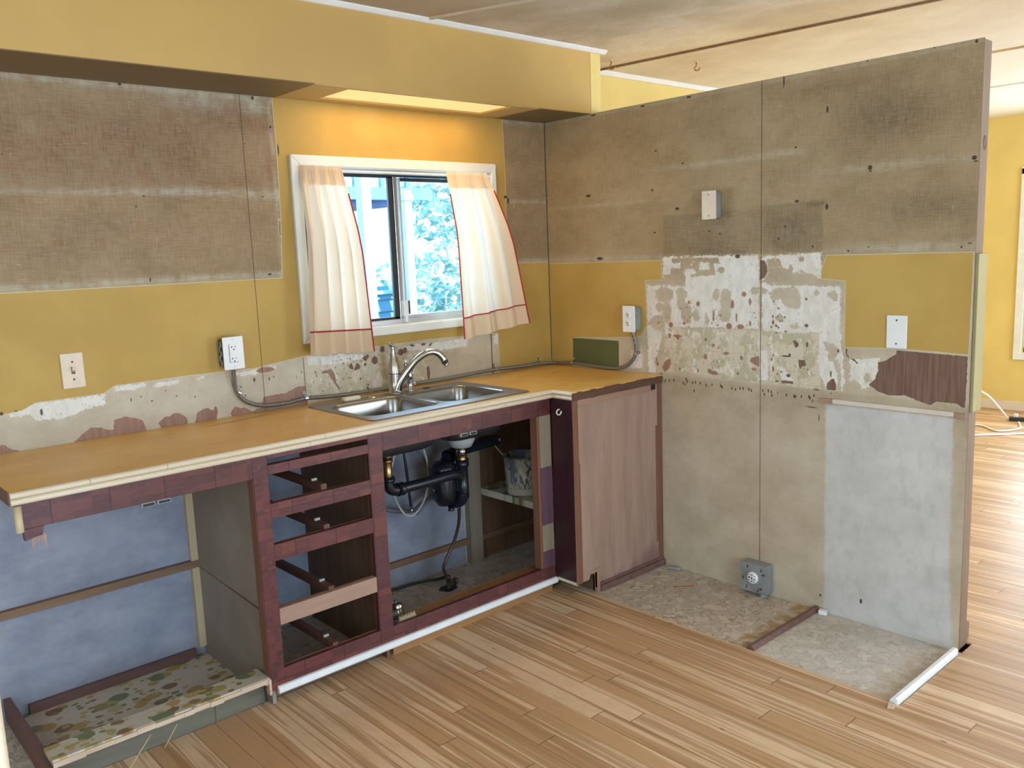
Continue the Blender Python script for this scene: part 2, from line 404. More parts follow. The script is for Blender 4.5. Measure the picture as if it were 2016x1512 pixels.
def m_endpanel():
    t = NT('bare_pink_plywood'); p = t.pos(); s = t.sep(p)
    a = t.noise(t.scale(p, (7, 7, .9)), 2.4, 5, .6); f = t.noise(t.scale(p, (60, 60, 3)), 2, 4); b = t.noise(p, 2, 3)
    c = t.mix(t.step(a, .3, .72), (.32, .198, .152), (.41, .275, .215)); c = t.mix(t.mul(t.step(f, .56, .74), .45), c, (.27, .135, .09))
    c = t.mix(t.mul(t.step(b, .4, .7), .3), c, (.42, .27, .17))
    low = t.step(t.add(s[2], t.add(t.mul(t.noise(t.scale(p, (5, 5, 1)), 4, 5), .16), t.mul(t.math('MAXIMUM', t.add(s[0], .25), 0), -.45))), .155, .07)
    c = t.mix(t.mul(low, .75), c, (.21, .105, .09)); sp = t.vor(p, 4.2); c = t.mix(t.step(sp, .022, .015), c, (.10, .03, .02))
    t.bump(f, .0006, .5); return t.done(c, .7)
M['endpanel'] = m_endpanel()
def m_sidepanel():
    t = NT('stained_grey_panel'); p = t.pos(); s = t.sep(p)
    n = t.noise(p, 4, 5); f = t.noise(t.scale(p, (40, 40, 6)), 2, 4)
    c = t.mix(t.step(n, .3, .7), (.235, .20, .165), (.31, .27, .23)); c = t.mix(t.mul(t.step(f, .5, .7), .25), c, (.25, .21, .17))
    return t.done(c, .6)
M['sidepanel'] = m_sidepanel()
def m_ceiling():
    t = NT('stippled_ceiling_board'); p = t.pos(); s = t.sep(p)
    n = t.noise(p, 130, 4, .8); b = t.noise(t.scale(p, (1.8, 1.2, 1)), 1.4, 5, .6); m = t.noise(t.scale(p, (5, 3.5, 1)), 2.4, 6, .7)
    c = t.mix(t.step(b, .35, .68), (.66, .57, .44), (.84, .77, .66)); c = t.mix(t.mul(t.step(m, .48, .66), .22), c, (.52, .40, .26))
    c = t.mix(t.mul(t.step(n, .48, .66), .45), c, (.46, .36, .24)); c = t.mix(t.mul(t.step(t.add(s[0], t.mul(t.add(b, -.5), 2.2)), .5, -1.2), .75), c, (.40, .305, .20)); c = t.mix(t.step(t.add(s[0], t.mul(t.add(m, -.5), 1.2)), .0, 2.6), c, (.87, .85, .82))  # brown stain at left; right end paled to carry the living-room light
    t.bump(n, .003, .5); return t.done(c, .75)
M['ceiling'] = m_ceiling()
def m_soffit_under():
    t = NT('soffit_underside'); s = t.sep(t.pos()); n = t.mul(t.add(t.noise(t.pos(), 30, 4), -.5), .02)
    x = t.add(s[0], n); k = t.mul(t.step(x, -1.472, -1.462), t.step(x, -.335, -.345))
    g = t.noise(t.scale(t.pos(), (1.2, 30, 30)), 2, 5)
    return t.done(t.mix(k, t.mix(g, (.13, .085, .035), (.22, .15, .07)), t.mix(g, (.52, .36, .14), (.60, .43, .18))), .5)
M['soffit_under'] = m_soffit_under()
def m_label():
    t = NT('paint_splashed_bucket'); p = t.obj(); n = t.noise(t.scale(p, (30, 30, 14)), 1, 4); s = t.sep(p)
    a = t.vor(t.scale(p, (1, 1, .5)), 26, 'F1', 'Color'); sp = t.new('ShaderNodeSeparateColor'); t.put(sp.inputs[0], a)
    n2 = t.noise(t.scale(p, (16, 16, 9)), 1, 6, .7); c = t.mix(t.step(n2, .50, .53), (.36, .33, .24), (.04, .04, .07)); c = t.mix(t.mul(t.step(sp.outputs[1], .55, .58, False), t.step(n2, .44, .47)), c, (.13, .13, .19))
    c = t.mix(t.step(n, .58, .66), c, (.52, .48, .36)); c = t.mix(t.step(s[2], .035, .025), c, (.45, .40, .34)); return t.done(c, .5)
M['bucket'] = m_label()
M['oxide'] = plain('pale_bucket', (.46, .45, .42), .5, var=.3, sc=16)

# ------------------------------------------------------- worn wall sheets
def shape_sd(P, U, V, shp):
    "signed distance (positive inside) of an outline or ellipse on the grid"
    if isinstance(shp, tuple):
        cx, cy, a, b = shp; a = max(a, .0021); b = max(b, .0021)
        return (1-np.sqrt(((U-cx)/a)**2+((V-cy)/b)**2))*min(a, b)
    d = np.full(U.shape, 1e9); ins = np.zeros(U.shape, bool); n = len(shp)
    for i in range(n):
        x0, y0 = shp[i]; x1, y1 = shp[(i+1) % n]; ex, ey = x1-x0, y1-y0; L = ex*ex+ey*ey+1e-12
        t = np.clip(((U-x0)*ex+(V-y0)*ey)/L, 0, 1); d = np.minimum(d, np.hypot(U-x0-t*ex, V-y0-t*ey))
        c = (y0 > V) != (y1 > V); ins ^= c & (U < ex*(V-y0)/(ey if abs(ey) > 1e-9 else 1e-9)+x0)
    return np.where(ins, d, -d)
def field(shapes, U, V):
    F = np.full(U.shape, -.05)
    for s in shapes:
        if isinstance(s, tuple): b = (s[0]-s[2], s[0]+s[2], s[1]-s[3], s[1]+s[3])
        else:
            q = np.array(s); b = (q[:,0].min(), q[:,0].max(), q[:,1].min(), q[:,1].max())
        u, v = U[0], V[:,0]; i0, i1 = np.searchsorted(u, [b[0]-.05, b[1]+.05]); j0, j1 = np.searchsorted(v, [b[2]-.05, b[3]+.05])
        if i1 <= i0 or j1 <= j0: continue
        sl = (slice(j0, j1), slice(i0, i1)); F[sl] = np.maximum(F[sl], np.clip(shape_sd(None, U[sl], V[sl], s), -.05, .05))
    return F
def gauss(U, V, L):
    F = np.zeros(U.shape)
    for x, y, a, b, k in L: F += k*np.exp(-((U-x)/a)**2-((V-y)/b)**2)
    return F
def sheet(name, us, vs, place, attrs, mat, parent, hole=None):
    nu, nv = len(us), len(vs); U, V = np.meshgrid(us, vs)
    co = place(U, V).reshape(-1, 3).astype(np.float32)
    i = np.arange((nv-1)*(nu-1)); j, k = i//(nu-1), i % (nu-1); a = j*nu+k
    f = np.stack([a, a+1, a+nu+1, a+nu], 1)
    if hole:
        um, vm = (us[:-1]+us[1:])/2, (vs[:-1]+vs[1:])/2; UM, VM = np.meshgrid(um, vm)
        f = f[~((UM > hole[0]) & (UM < hole[1]) & (VM > hole[2]) & (VM < hole[3])).ravel()]
    m = bpy.data.meshes.new(name); m.vertices.add(len(co)); m.vertices.foreach_set('co', co.ravel())
    m.loops.add(f.size); m.loops.foreach_set('vertex_index', f.ravel().astype(np.int32))
    m.polygons.add(len(f)); m.polygons.foreach_set('loop_start', np.arange(0, f.size, 4, dtype=np.int32)); m.polygons.foreach_set('loop_total', np.full(len(f), 4, np.int32))
    m.update(); m.validate()
    for k2, arr in attrs(U, V).items():
        at = m.attributes.new(k2, 'FLOAT', 'POINT'); at.data.foreach_set('value', arr.astype(np.float32).ravel())
    m.materials.append(mat); o = bpy.data.objects.new(name, m); return link(o, parent)
def m_oldwall(name, along, seams):
    t = NT(name); p = t.pos(); s = t.sep(p); u = s[1] if along == 'y' else s[0]; z = s[2]
    uv = t.comb(u, z, 0)
    # linen wallpaper: crossing threads, scuffs and grime
    h = t.noise(t.scale(uv, (16, 190, 1)), 1, 4, .7); v = t.noise(t.scale(uv, (190, 16, 1)), 1, 4, .7)
    blot = t.noise(t.scale(uv, (3.5, 5, 1)), 1.3, 7, .66); blot2 = t.noise(t.scale(uv, (26, 12, 1)), 1, 4, .6)
    scr = t.math('MAXIMUM', t.step(t.noise(t.scale(uv, (30, 170, 1)), 1, 3), .64, .72), t.step(t.noise(t.scale(uv, (170, 26, 1)), 1, 3), .64, .72))
    scr = t.mul(scr, t.step(t.noise(uv, 9, 3), .45, .62))
    gr = t.attr('grime'); pale = t.attr('pale')
    clean = t.mix(t.step(blot, .25, .75), (.45, .36, .255), (.62, .53, .415)); dirty = t.mix(t.step(blot, .25, .75), (.27, .178, .084), (.385, .27, .142))
    brown = t.mix(t.step(blot, .25, .75), (.195, .100, .042), (.275, .152, .076)) if along == 'x' else t.mix(t.step(blot, .25, .75), (.150, .094, .045), (.222, .150, .080))
    c = t.mix(t.step(gr, 0, 1, False), clean, dirty); c = t.mix(t.step(gr, 1, 2, False), c, brown)
    c = t.mix(t.mul(t.step(t.add(t.mul(h, .5), t.mul(v, .5)), .40, .62), .42), c, t.mix(.5, c, (.56, .48, .34)))
    c = t.mix(t.mul(t.step(blot2, .46, .66), .35), c, t.mix(.5, c, (.37, .30, .20)))
    c = t.mix(t.mul(scr, .42), c, (.60, .53, .39)); c = t.mix(t.mul(t.math('MINIMUM', pale, .8), t.step(t.add(t.mul(blot2, .6), t.mul(h, .4)), .30, .62)), c, (.50, .46, .36))
    rag = t.mul(t.add(t.noise(uv, 60, 5, .65), -.5), .011); rag2 = t.mul(t.add(t.noise(uv, 35, 6, .75), -.5), .045)
    flk = t.noise(uv, 150, 3, .6); drip = t.noise(t.scale(uv, (200, 45, 1)), 1, 3)
    # white panel, primer left by the old tiles, bare ply, yellow and green paint
    pn = t.mix(t.step(blot, .3, .7), (.52, .49, .47), (.63, .60, .58)); pn_skylit = t.mix(t.step(blot, .3, .7), (.22, .235, .30), (.34, .355, .43))  # second tone: white panel with the sky's blue put into its colour
    pn = pn if along == 'y' else pn_skylit; pn = t.mix(t.mul(t.step(blot2, .45, .7), .35), pn, t.mix(.6, pn, (.30, .31, .27)))
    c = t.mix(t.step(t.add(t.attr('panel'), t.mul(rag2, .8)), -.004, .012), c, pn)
    wn = t.mix(t.step(blot2, .35, .65), (.68, .62, .55), (.78, .74, .69)); wv = t.add(t.attr('white'), rag2)
    c = t.mix(t.mul(t.step(wv, -.001, .0015), t.step(drip, .70, .62)), c, wn)
    c = t.mix(t.mul(t.step(wv, -.012, -.003), t.step(flk, .57, .61)), c, (.72, .64, .52))
    # old tile cement: cream, tan and white smears with nicks, in a faint tile grid
    lw = t.attr('smear'); n1 = t.noise(t.scale(uv, (15, 11, 1)), 1, 6, .7); n2 = t.noise(t.vadd(t.scale(uv, (26, 15, 1)), (7, 3, 0)), 1, 6, .72); n4 = t.noise(t.scale(uv, (80, 30, 1)), 1, 4, .7)
    lc = t.mix(t.step(n1, .485, .505), (.50, .43, .29), (.64, .54, .41)); lc = t.mix(t.step(n2, .575, .59), lc, (.74, .69, .62)); lc = t.mix(t.mul(t.step(n4, .62, .66), .7), lc, (.44, .30, .16)); lc = t.mix(t.mul(t.step(n1, .66, .72), .6), lc, (.42, .24, .12))
    tg = t.math('ABSOLUTE', t.add(t.math('FRACT', t.math('DIVIDE', t.add(u, .017), .1085)), -.5)); tz = t.math('ABSOLUTE', t.add(t.math('FRACT', t.math('DIVIDE', t.add(z, .049), .1085)), -.5))
    lc = t.mix(t.mul(t.math('MAXIMUM', t.step(tg, .483, .492), t.step(tz, .483, .492)), .35), lc, (.34, .26, .16)); c = t.mix(t.mul(lw, t.step(wv, .002, -.001)), c, lc)
    c = t.mix(t.mul(t.step(wv, .001, .003), t.mul(t.step(n4, .60, .64), t.step(n1, .46, .52))), c, (.52, .45, .31))
    fl2 = t.noise(uv, 75, 4, .6); speck = t.mul(t.step(t.add(t.attr('fleck'), t.mul(t.add(fl2, -.5), 2.4)), .50, .56), .85)
    c = t.mix(speck, c, (.27, .135, .062))
    vb = t.noise(t.scale(uv, (90, 5, 1)), 1, 4); bare = t.mix(t.step(vb, .3, .7), (.150, .078, .056), (.225, .130, .098)); bare = t.mix(t.attr('rose'), bare, t.mix(t.step(vb, .3, .7), (.29, .155, .105), (.37, .215, .155)))
    bv = t.add(t.attr('bare'), t.mul(rag, 1.0)); c = t.mix(t.mul(t.step(bv, -.0022, -.0010), .8), c, (.60, .53, .40)); c = t.mix(t.step(bv, -.0005, .001), c, bare)
    n3 = t.noise(uv, 2.5, 3); yel = t.mix(t.step(n3, .3, .7), (.46, .285, .070), (.545, .352, .098))
    yv = t.add(t.attr('paint'), t.mul(rag, .35)); c = t.mix(t.step(yv, -.003, -.0015), c, (.62, .55, .40)); c = t.mix(t.step(yv, -.0008, .0008), c, yel)
    c = t.mix(t.step(t.add(t.attr('green'), t.mul(rag, .25)), -.0008, .0008), c, t.mix(t.step(n3, .3, .7), (.090, .098, .034), (.125, .13, .05)))
    c = t.mix(t.mul(t.step(t.attr('dark'), -.0008, .0002), .9), c, (.035, .022, .012))
    for x0, z0, z1, w in seams:
        k = t.mul(t.step(t.math('ABSOLUTE', t.add(u, -x0)), w*1.5, w*.8), t.mul(t.math('GREATER_THAN', z, z0), t.math('LESS_THAN', z, z1)))
        c = t.mix(t.mul(k, .92), c, (.05, .022, .012))
    hb = t.add(t.mul(h, .3), t.add(t.mul(v, .3), t.add(t.step(wv, 0, .002), t.mul(t.step(bv, 0, .001), -1))))
    t.bump(hb, .0008, .5)
    return t.done(c, .62, spec=.35)
PM={'paint':[[(-0.001,1.428),(-0.72,1.433),(-0.724,1.348),(-0.624,1.344),(-0.631,1.232),(-0.632,1.137),(-0.598,1.084),(-0.467,1.073),(-0.156,1.058),(-0.15,0.901),(0.024,0.894)],[(-1.516,1.438),(-2.046,1.437),(-2.043,1.088),(-1.964,1.091),(-1.8,1.096),(-1.631,1.09),(-1.596,1.088),(-1.595,1.343),(-1.496,1.351),(-1.498,1.386),(-1.512,1.425)]],
 'green':[[(-0.156,1.055),(-0.46,1.055),(-0.459,0.919),(-0.151,0.922)]],
 'white':[[(-0.734,1.448),(-1.041,1.449),(-1.222,1.445),(-1.223,1.143),(-1.04,1.142),(-0.741,1.132),(-0.713,1.187),(-0.669,1.181),(-0.641,1.138),(-0.726,1.106),(-0.704,1.023),(-0.674,0.974),(-0.685,0.92),(-0.64,0.916),(-0.636,1.321),(-0.856,1.321),(-0.727,1.36)],[(-1.236,1.442),(-1.495,1.448),(-1.498,1.357),(-1.477,1.343),(-1.237,1.327)],[(-1.237,1.327),(-1.575,1.318),(-1.578,1.173),(-1.584,1.075),(-1.602,1.017),(-1.594,0.918),(-1.521,0.919),(-1.492,0.989),(-1.489,1.14),(-1.365,1.132),(-1.238,1.139)],[(-1.62,1.048),(-1.73,1.055),(-1.728,0.988),(-1.702,0.944),(-1.654,0.928),(-1.618,0.93)],[(-1.231,1.054),(-1.267,1.056),(-1.268,0.929),(-1.232,0.926)],[(-1.309,0.992),(-1.344,0.994),(-1.383,0.935),(-1.333,0.931)],[(-0.538,1.013),(-0.606,1.022),(-0.604,0.933),(-0.526,0.927)]],
 'tan':[[(-0.776,1.443),(-0.887,1.444),(-0.89,1.394),(-0.851,1.392),(-0.851,1.323),(-0.771,1.325),(-0.772,1.395),(-0.829,1.4),(-0.825,1.419),(-0.779,1.422)],[(-0.891,1.444),(-1.025,1.438),(-1.037,1.415),(-1.006,1.418),(-1.009,1.37),(-0.991,1.362),(-0.928,1.362),(-0.883,1.357),(-0.884,1.37),(-0.912,1.375),(-0.89,1.402)],[(-0.731,1.369),(-0.858,1.365),(-0.851,1.325),(-0.73,1.325)],[(-0.626,1.347),(-0.771,1.349),(-0.771,1.322),(-0.625,1.322)],[(-1.26,1.431),(-1.317,1.43),(-1.323,1.397),(-1.373,1.386),(-1.376,1.372),(-1.446,1.372),(-1.479,1.362),(-1.495,1.334),(-1.449,1.327),(-1.35,1.324),(-1.235,1.339),(-1.263,1.366)],[(-1.506,1.105),(-1.546,1.1),(-1.569,1.083),(-1.567,1.052),(-1.55,1.027),(-1.535,1.038),(-1.527,1.073)],[(-1.589,1.07),(-1.616,1.046),(-1.62,0.964),(-1.596,0.967)],[(-1.548,1.025),(-1.567,1.05),(-1.583,0.99),(-1.585,0.919),(-1.572,0.922),(-1.568,0.989)],[(-1.61,0.961),(-1.639,0.966),(-1.663,0.95),(-1.664,0.924),(-1.611,0.921)],[(-1.677,0.995),(-1.7,0.994),(-1.701,0.967),(-1.678,0.951)]],
 'whitein':[[(-0.932,1.421),(-0.982,1.42),(-0.982,1.39),(-0.954,1.393),(-0.932,1.388)]],
 'tanE':[(-0.736,1.279,0.051,0.035),(-0.752,1.2,0.024,0.054),(-0.711,1.223,0.025,0.022),(-0.834,1.285,0.029,0.027),(-0.83,1.242,0.02,0.035),(-0.859,1.2,0.03,0.045),(-1.064,1.257,0.03,0.051),(-1.058,1.195,0.033,0.028),(-1.015,1.282,0.018,0.023),(-1.204,1.301,0.023,0.015),(-0.908,1.19,0.019,0.027),(-0.965,1.171,0.012,0.024),(-1.04,1.387,0.018,0.01),(-1.318,1.29,0.041,0.024),(-1.367,1.276,0.044,0.041),(-1.388,1.253,0.024,0.024),(-1.294,1.285,0.016,0.022),(-1.545,1.288,0.019,0.015),(-1.555,1.272,0.01,0.011),(-1.477,1.294,0.01,0.012),(-1.244,1.299,0.014,0.013),(-1.389,1.159,0.024,0.012),(-1.317,1.19,0.021,0.015),(-1.412,1.426,0.012,0.014),(-1.366,1.386,0.01,0.015),(-1.415,1.377,0.009,0.009)],
 'bare':[[(-1.227,1.426),(-1.248,1.424),(-1.259,1.405),(-1.262,1.378),(-1.25,1.356),(-1.227,1.343)],[(-0.717,0.943),(-0.732,0.97),(-0.756,0.988),(-0.77,0.989),(-0.771,0.967),(-0.759,0.941),(-0.735,0.925)],[(-0.968,0.957),(-0.98,0.96),(-0.995,0.951),(-1.017,0.95),(-1.029,0.938),(-1.014,0.932),(-0.989,0.934),(-0.97,0.941)],[(-1.181,1.004),(-1.188,1.022),(-1.227,1.032),(-1.226,0.986),(-1.205,0.993)],[(-1.375,1.103),(-1.39,1.105),(-1.403,1.093),(-1.404,1.081),(-1.39,1.073),(-1.382,1.092)],[(-1.404,1.027),(-1.433,1.029),(-1.437,1.007),(-1.418,0.999),(-1.413,0.988),(-1.405,1.003)],[(-1.327,0.935),(-1.346,0.939),(-1.381,0.936),(-1.384,0.928),(-1.333,0.925)],[(-1.525,0.923),(-1.527,0.942),(-1.544,0.96),(-1.556,0.964),(-1.562,0.945),(-1.567,0.922),(-1.562,0.917),(-1.525,0.916)],[(-1.795,1.089),(-2.042,1.082),(-2.04,0.896),(-2.012,0.912),(-1.945,0.913),(-1.92,0.897),(-1.893,0.905),(-1.863,0.913),(-1.833,0.924),(-1.772,0.918),(-1.737,0.926),(-1.693,0.951),(-1.716,0.973),(-1.729,1.008),(-1.727,1.039),(-1.762,1.05),(-1.77,1.062),(-1.792,1.072)],[(-1.58,1.069),(-1.605,1.085),(-1.609,1.083),(-1.607,1.064),(-1.616,1.049),(-1.634,1.046),(-1.651,1.032),(-1.647,1.028),(-1.63,1.042),(-1.613,1.045),(-1.601,1.061),(-1.601,1.079),(-1.581,1.067)],[(-0.703,0.92),(-0.727,0.919),(-0.727,0.912),(-0.703,0.911)]],
 'bareE':[(-0.772,1.144,0.012,0.012),(-1.079,1.15,0.015,0.013),(-1.135,1.149,0.018,0.01),(-1.095,1.242,0.009,0.018),(-1.001,1.193,0.005,0.026),(-1.152,1.286,0.012,0.01),(-1.181,1.254,0.006,0.017),(-1.182,1.166,0.005,0.012),(-0.921,1.241,0.01,0.011),(-1.116,1.191,0.004,0.021),(-0.873,1.248,0.006,0.008),(-0.846,1.154,0.008,0.008),(-0.764,1.094,0.008,0.012),(-0.808,1.095,0.024,0.006),(-0.81,1.085,0.008,0.008),(-0.96,1.086,0.007,0.01),(-0.999,1.064,0.008,0.008),(-1.024,1.053,0.006,0.004),(-0.959,1.01,0.01,0.013),(-1.019,0.992,0.004,0.006),(-1.028,0.972,0.004,0.005),(-1.122,0.948,0.008,0.007),(-0.688,0.981,0.005,0.014),(-0.693,0.961,0.009,0.009),(-1.201,0.974,0.012,0.007),(-0.818,0.947,0.006,0.008),(-1.066,1.032,0.014,0.007),(-1.141,1.016,0.008,0.009),(-0.919,0.948,0.004,0.01),(-1.57,1.073,0.004,0.01),(-1.44,1.09,0.005,0.014),(-1.292,1.037,0.003,0.006),(-1.284,1.021,0.004,0.008),(-1.291,0.979,0.004,0.015),(-1.311,0.961,0.003,0.007),(-1.327,0.972,0.007,0.004),(-1.36,0.96,0.009,0.007),(-1.309,0.933,0.01,0.004),(-1.301,1.131,0.016,0.003),(-1.347,1.138,0.009,0.003),(-1.454,1.141,0.004,0.005),(-1.439,0.998,0,0),(-1.542,0.979,0.003,0.01),(-1.288,1.197,0.004,0.007),(-1.289,1.172,0.005,0.011),(-1.311,1.2,0.004,0.003),(-1.341,1.196,0.003,0.006),(-1.303,1.16,0.006,0.004),(-1.281,1.154,0.005,0.005),(-1.314,1.153,0.004,0.004),(-1.436,1.165,0.008,0.007),(-1.595,1.269,0.002,0.015),(-1.434,1.27,0.005,0.006),(-1.291,1.258,0.004,0.007),(-1.33,1.186,0.005,0.003)],
 'darkE':[(-0.736,0.884,0.003,0.008),(-0.76,0.888,0.003,0.007),(-0.786,0.891,0.003,0.008),(-0.853,0.903,0.003,0.007),(-0.836,0.883,0.003,0.008),(-0.861,0.891,0.003,0.007),(-0.848,0.879,0.003,0.007),(-0.889,0.889,0.003,0.007),(-0.904,0.892,0.003,0.007),(-0.93,0.89,0.003,0.007),(-0.962,0.884,0.003,0.007),(-0.992,0.889,0.003,0.007),(-1.037,0.888,0.003,0.007),(-1.045,0.882,0.003,0.007),(-1.094,0.882,0.003,0.007),(-1.112,0.879,0.003,0.007),(-1.134,0.886,0.003,0.007),(-1.149,0.887,0.003,0.007),(-1.177,0.887,0.003,0.007),(-1.189,0.882,0.003,0.007),(-0.897,0.853,0.003,0.007),(-1.244,0.887,0.003,0.007),(-1.269,0.888,0.003,0.007),(-1.283,0.885,0.003,0.007),(-1.251,0.871,0.003,0.007),(-1.286,0.87,0.003,0.007),(-1.313,0.883,0.002,0.007),(-1.352,0.879,0.003,0.007),(-1.386,0.878,0.003,0.007),(-1.393,0.876,0.003,0.007),(-1.419,0.879,0.003,0.006),(-1.451,0.882,0.003,0.007),(-1.456,0.877,0.003,0.007),(-1.473,0.888,0.003,0.006),(-1.467,0.867,0.002,0.007),(-1.483,0.913,0.015,0.002),(-1.544,0.904,0.004,0.002),(-1.496,0.801,0.002,0.015),(-1.462,0.84,0.026,0.001),(-1.348,1.038,0.02,0.003),(-1.365,1.045,0.005,0.005),(-0.285,1.75,0.016,0.006),(0.007,1.738,0.011,0.006),(-0.351,1.449,0.02,0.007),(-0.687,1.559,0.006,0.004),(-0.676,1.748,0.006,0.005),(-0.699,1.917,0.006,0.004),(-0.845,1.848,0.005,0.004),(-0.813,1.657,0.011,0.006),(-1.389,1.651,0.009,0.005),(-1.382,1.856,0.005,0.004),(-1.679,1.751,0.008,0.009),(-1.681,1.738,0.006,0.002),(-2.035,1.75,0.008,0.007),(-2.041,1.738,0.008,0.002),(-1.603,1.453,0.004,0.004),(-2.006,1.456,0.003,0.004),(-1.458,1.474,0.005,0.004),(-1.681,1.466,0.005,0.002),(-2.032,1.468,0.008,0.001),(-1.328,2.111,0.003,0.026),(-1.51,1.98,0.004,0.013),(-1.514,1.622,0.006,0.011),(-0.628,2.119,0.012,0.004),(-0.88,2.12,0.013,0.004),(-0.33,2.121,0.016,0.004),(-2.027,2.122,0.005,0.006),(-1.893,2.127,0.003,0.003),(-1.817,2.133,0.002,0.004),(-1.66,2.13,0.003,0.007),(-1.121,1.443,0.012,0.008),(-0.98,1.553,0.005,0.004),(-1.034,1.54,0.005,0.004),(-1.34,1.556,0.004,0.004),(-1.311,1.509,0.005,0.004),(-1.684,0.088,0.005,0.01),(-1.514,0.065,0.004,0.006)],
 }
BM={'white':[[(-2.51,1.048),(-2.475,1.062),(-2.207,1.062),(-2.209,1.03),(-2.243,1.022),(-2.318,1.004),(-2.357,0.999),(-2.431,1.006),(-2.445,1.024),(-2.457,1.029),(-2.51,1.024)],[(-2.172,1.083),(-2.068,1.085),(-2.067,1.068),(-2.171,1.064)],[(-2.035,1.078),(-1.943,1.081),(-1.945,1.066),(-2.036,1.064)],[(-1.876,1.082),(-1.848,1.081),(-1.862,1.065),(-1.875,1.063)],[(-1.72,1.078),(-1.633,1.08),(-1.634,1.065),(-1.722,1.064)],[(-1.581,1.086),(-1.55,1.087),(-1.554,1.073),(-1.578,1.079)],[(-1.411,1.105),(-1.271,1.101),(-1.129,1.085),(-1.159,1.066),(-1.243,1.06),(-1.414,1.067)],[(-0.985,1.1),(-0.761,1.099),(-0.561,1.102),(-0.564,1.06),(-0.717,1.059),(-0.899,1.073)],[(-0.395,1.098),(-0.351,1.102),(-0.354,1.054),(-0.397,1.054)]],
 'tan':[],
 'bare':[[(-2.327,0.909),(-2.294,0.935),(-2.264,0.953),(-2.229,0.947),(-2.209,0.935),(-2.19,0.934),(-2.187,0.967),(-2.148,0.973),(-2.101,0.958),(-2.086,0.947),(-2.075,0.906),(-2.329,0.901)],[(-2.545,0.946),(-2.534,0.941),(-2.517,0.923),(-2.494,0.914),(-2.483,0.906),(-2.486,0.9),(-2.55,0.899)],[(-2.035,0.932),(-2.01,0.949),(-1.986,0.951),(-1.973,0.958),(-1.953,0.955),(-1.936,0.943),(-1.926,0.929),(-1.928,0.906),(-2.023,0.908)],[(-1.901,0.906),(-1.887,0.948),(-1.86,0.956),(-1.844,0.961),(-1.833,0.948),(-1.823,0.947),(-1.82,0.959),(-1.812,0.961),(-1.806,0.944),(-1.816,0.905)],[(-1.76,0.92),(-1.746,0.942),(-1.736,0.949),(-1.714,0.937),(-1.7,0.939),(-1.668,0.917),(-1.644,0.926),(-1.63,0.927),(-1.619,0.968),(-1.602,0.969),(-1.521,0.97),(-1.465,0.989),(-1.429,0.988),(-1.422,0.933),(-1.425,0.899),(-1.615,0.905),(-1.749,0.907)],[(-1.64,1.074),(-1.615,1.087),(-1.571,1.082),(-1.555,1.07),(-1.587,1.063),(-1.621,1.064)],[(-1.358,1.028),(-1.342,1.039),(-1.303,1.043),(-1.286,1.012),(-1.286,0.988),(-1.267,0.954),(-1.272,0.944),(-1.31,1.005),(-1.32,1.026)],[(-1.221,1.045),(-1.204,1.057),(-1.194,1.028),(-1.18,1.054),(-1.161,1.042),(-1.162,1.028),(-1.191,1.021),(-1.214,1.034)],[(-1.008,1.074),(-0.982,1.082),(-0.967,1.051),(-0.964,1.033),(-0.998,1.033)],[(-0.796,0.998),(-0.789,0.96),(-0.798,0.927),(-0.809,0.936),(-0.81,0.989)],[(-0.794,1.088),(-0.765,1.107),(-0.781,1.083)],[(-0.904,1.101),(-0.884,1.106),(-0.864,1.095),(-0.88,1.093)],[(-1.15,1.069),(-1.12,1.086),(-1.113,1.075),(-1.131,1.052)],[(-1.383,1.044),(-1.374,1.04),(-1.373,1.009),(-1.38,1.027)],[(-1.489,1.666),(-1.481,1.656),(-1.478,1.616),(-1.486,1.59),(-1.494,1.606)]],
 'bareE':[(-1.086,1.054,0.017,0.018),(-1.044,1.099,0.012,0.016),(-0.948,1.075,0.016,0.016),(-0.925,1.08,0.013,0.014),(-1.136,1.042,0.008,0.007),(-0.821,1.098,0.014,0.006),(-1.349,0.955,0.008,0.003),(-1.165,0.982,0.006,0.006),(-1.041,0.916,0.008,0.003)],
 'darkE':[(-2.529,1.043,0.005,0.006),(-2.487,1.046,0.004,0.003),(-2.412,1.03,0.004,0.012),(-2.213,1.043,0.006,0.002),(-2.121,1.03,0.002,0.009),(-2.086,1.036,0.003,0.003),(-2.077,1.042,0.002,0.001),(-2.063,1.046,0.003,0.001),(-2.048,1.015,0.004,0.003),(-2.442,1.013,0.002,0.002),(-2.412,0.922,0.001,0),(-1.996,1.046,0.004,0.002),(-1.958,1.021,0.004,0.003),(-1.889,1.008,0.003,0.004),(-1.649,1.041,0.004,0.009),(-1.691,0.984,0.004,0.003),(-1.776,0.957,0.003,0.002),(-1.756,0.981,0.002,0.002),(-1.586,1.036,0.003,0.007),(-1.566,1.042,0.003,0.004),(-1.467,1.029,0.002,0.012),(-1.442,1.046,0.004,0.003),(-2.046,2.123,0.007,0.004),(-1.559,2.118,0.005,0.008),(-2.003,1.746,0.004,0.004),(-2.033,1.709,0.004,0.003),(-1.55,1.748,0.004,0.003),(-1.494,2.015,0.004,0.006),(-1.547,1.449,0.009,0.004),(-2.01,1.451,0.003,0.007),(-2.432,1.873,0.003,0.003),(-2.029,1.976,0.002,0.003),(-1.605,1.946,0.003,0.003),(-1.62,1.917,0.002,0.003),(-1.598,1.772,0.003,0.003),(-2.429,1.594,0.002,0.002),(0.029,2.114,0.014,0.012),(-0.266,1.745,0.006,0.015),(0.011,1.737,0.011,0.008),(-0.282,1.762,0.01,0.007),(-1.468,1.93,0.003,0.027)],
 }
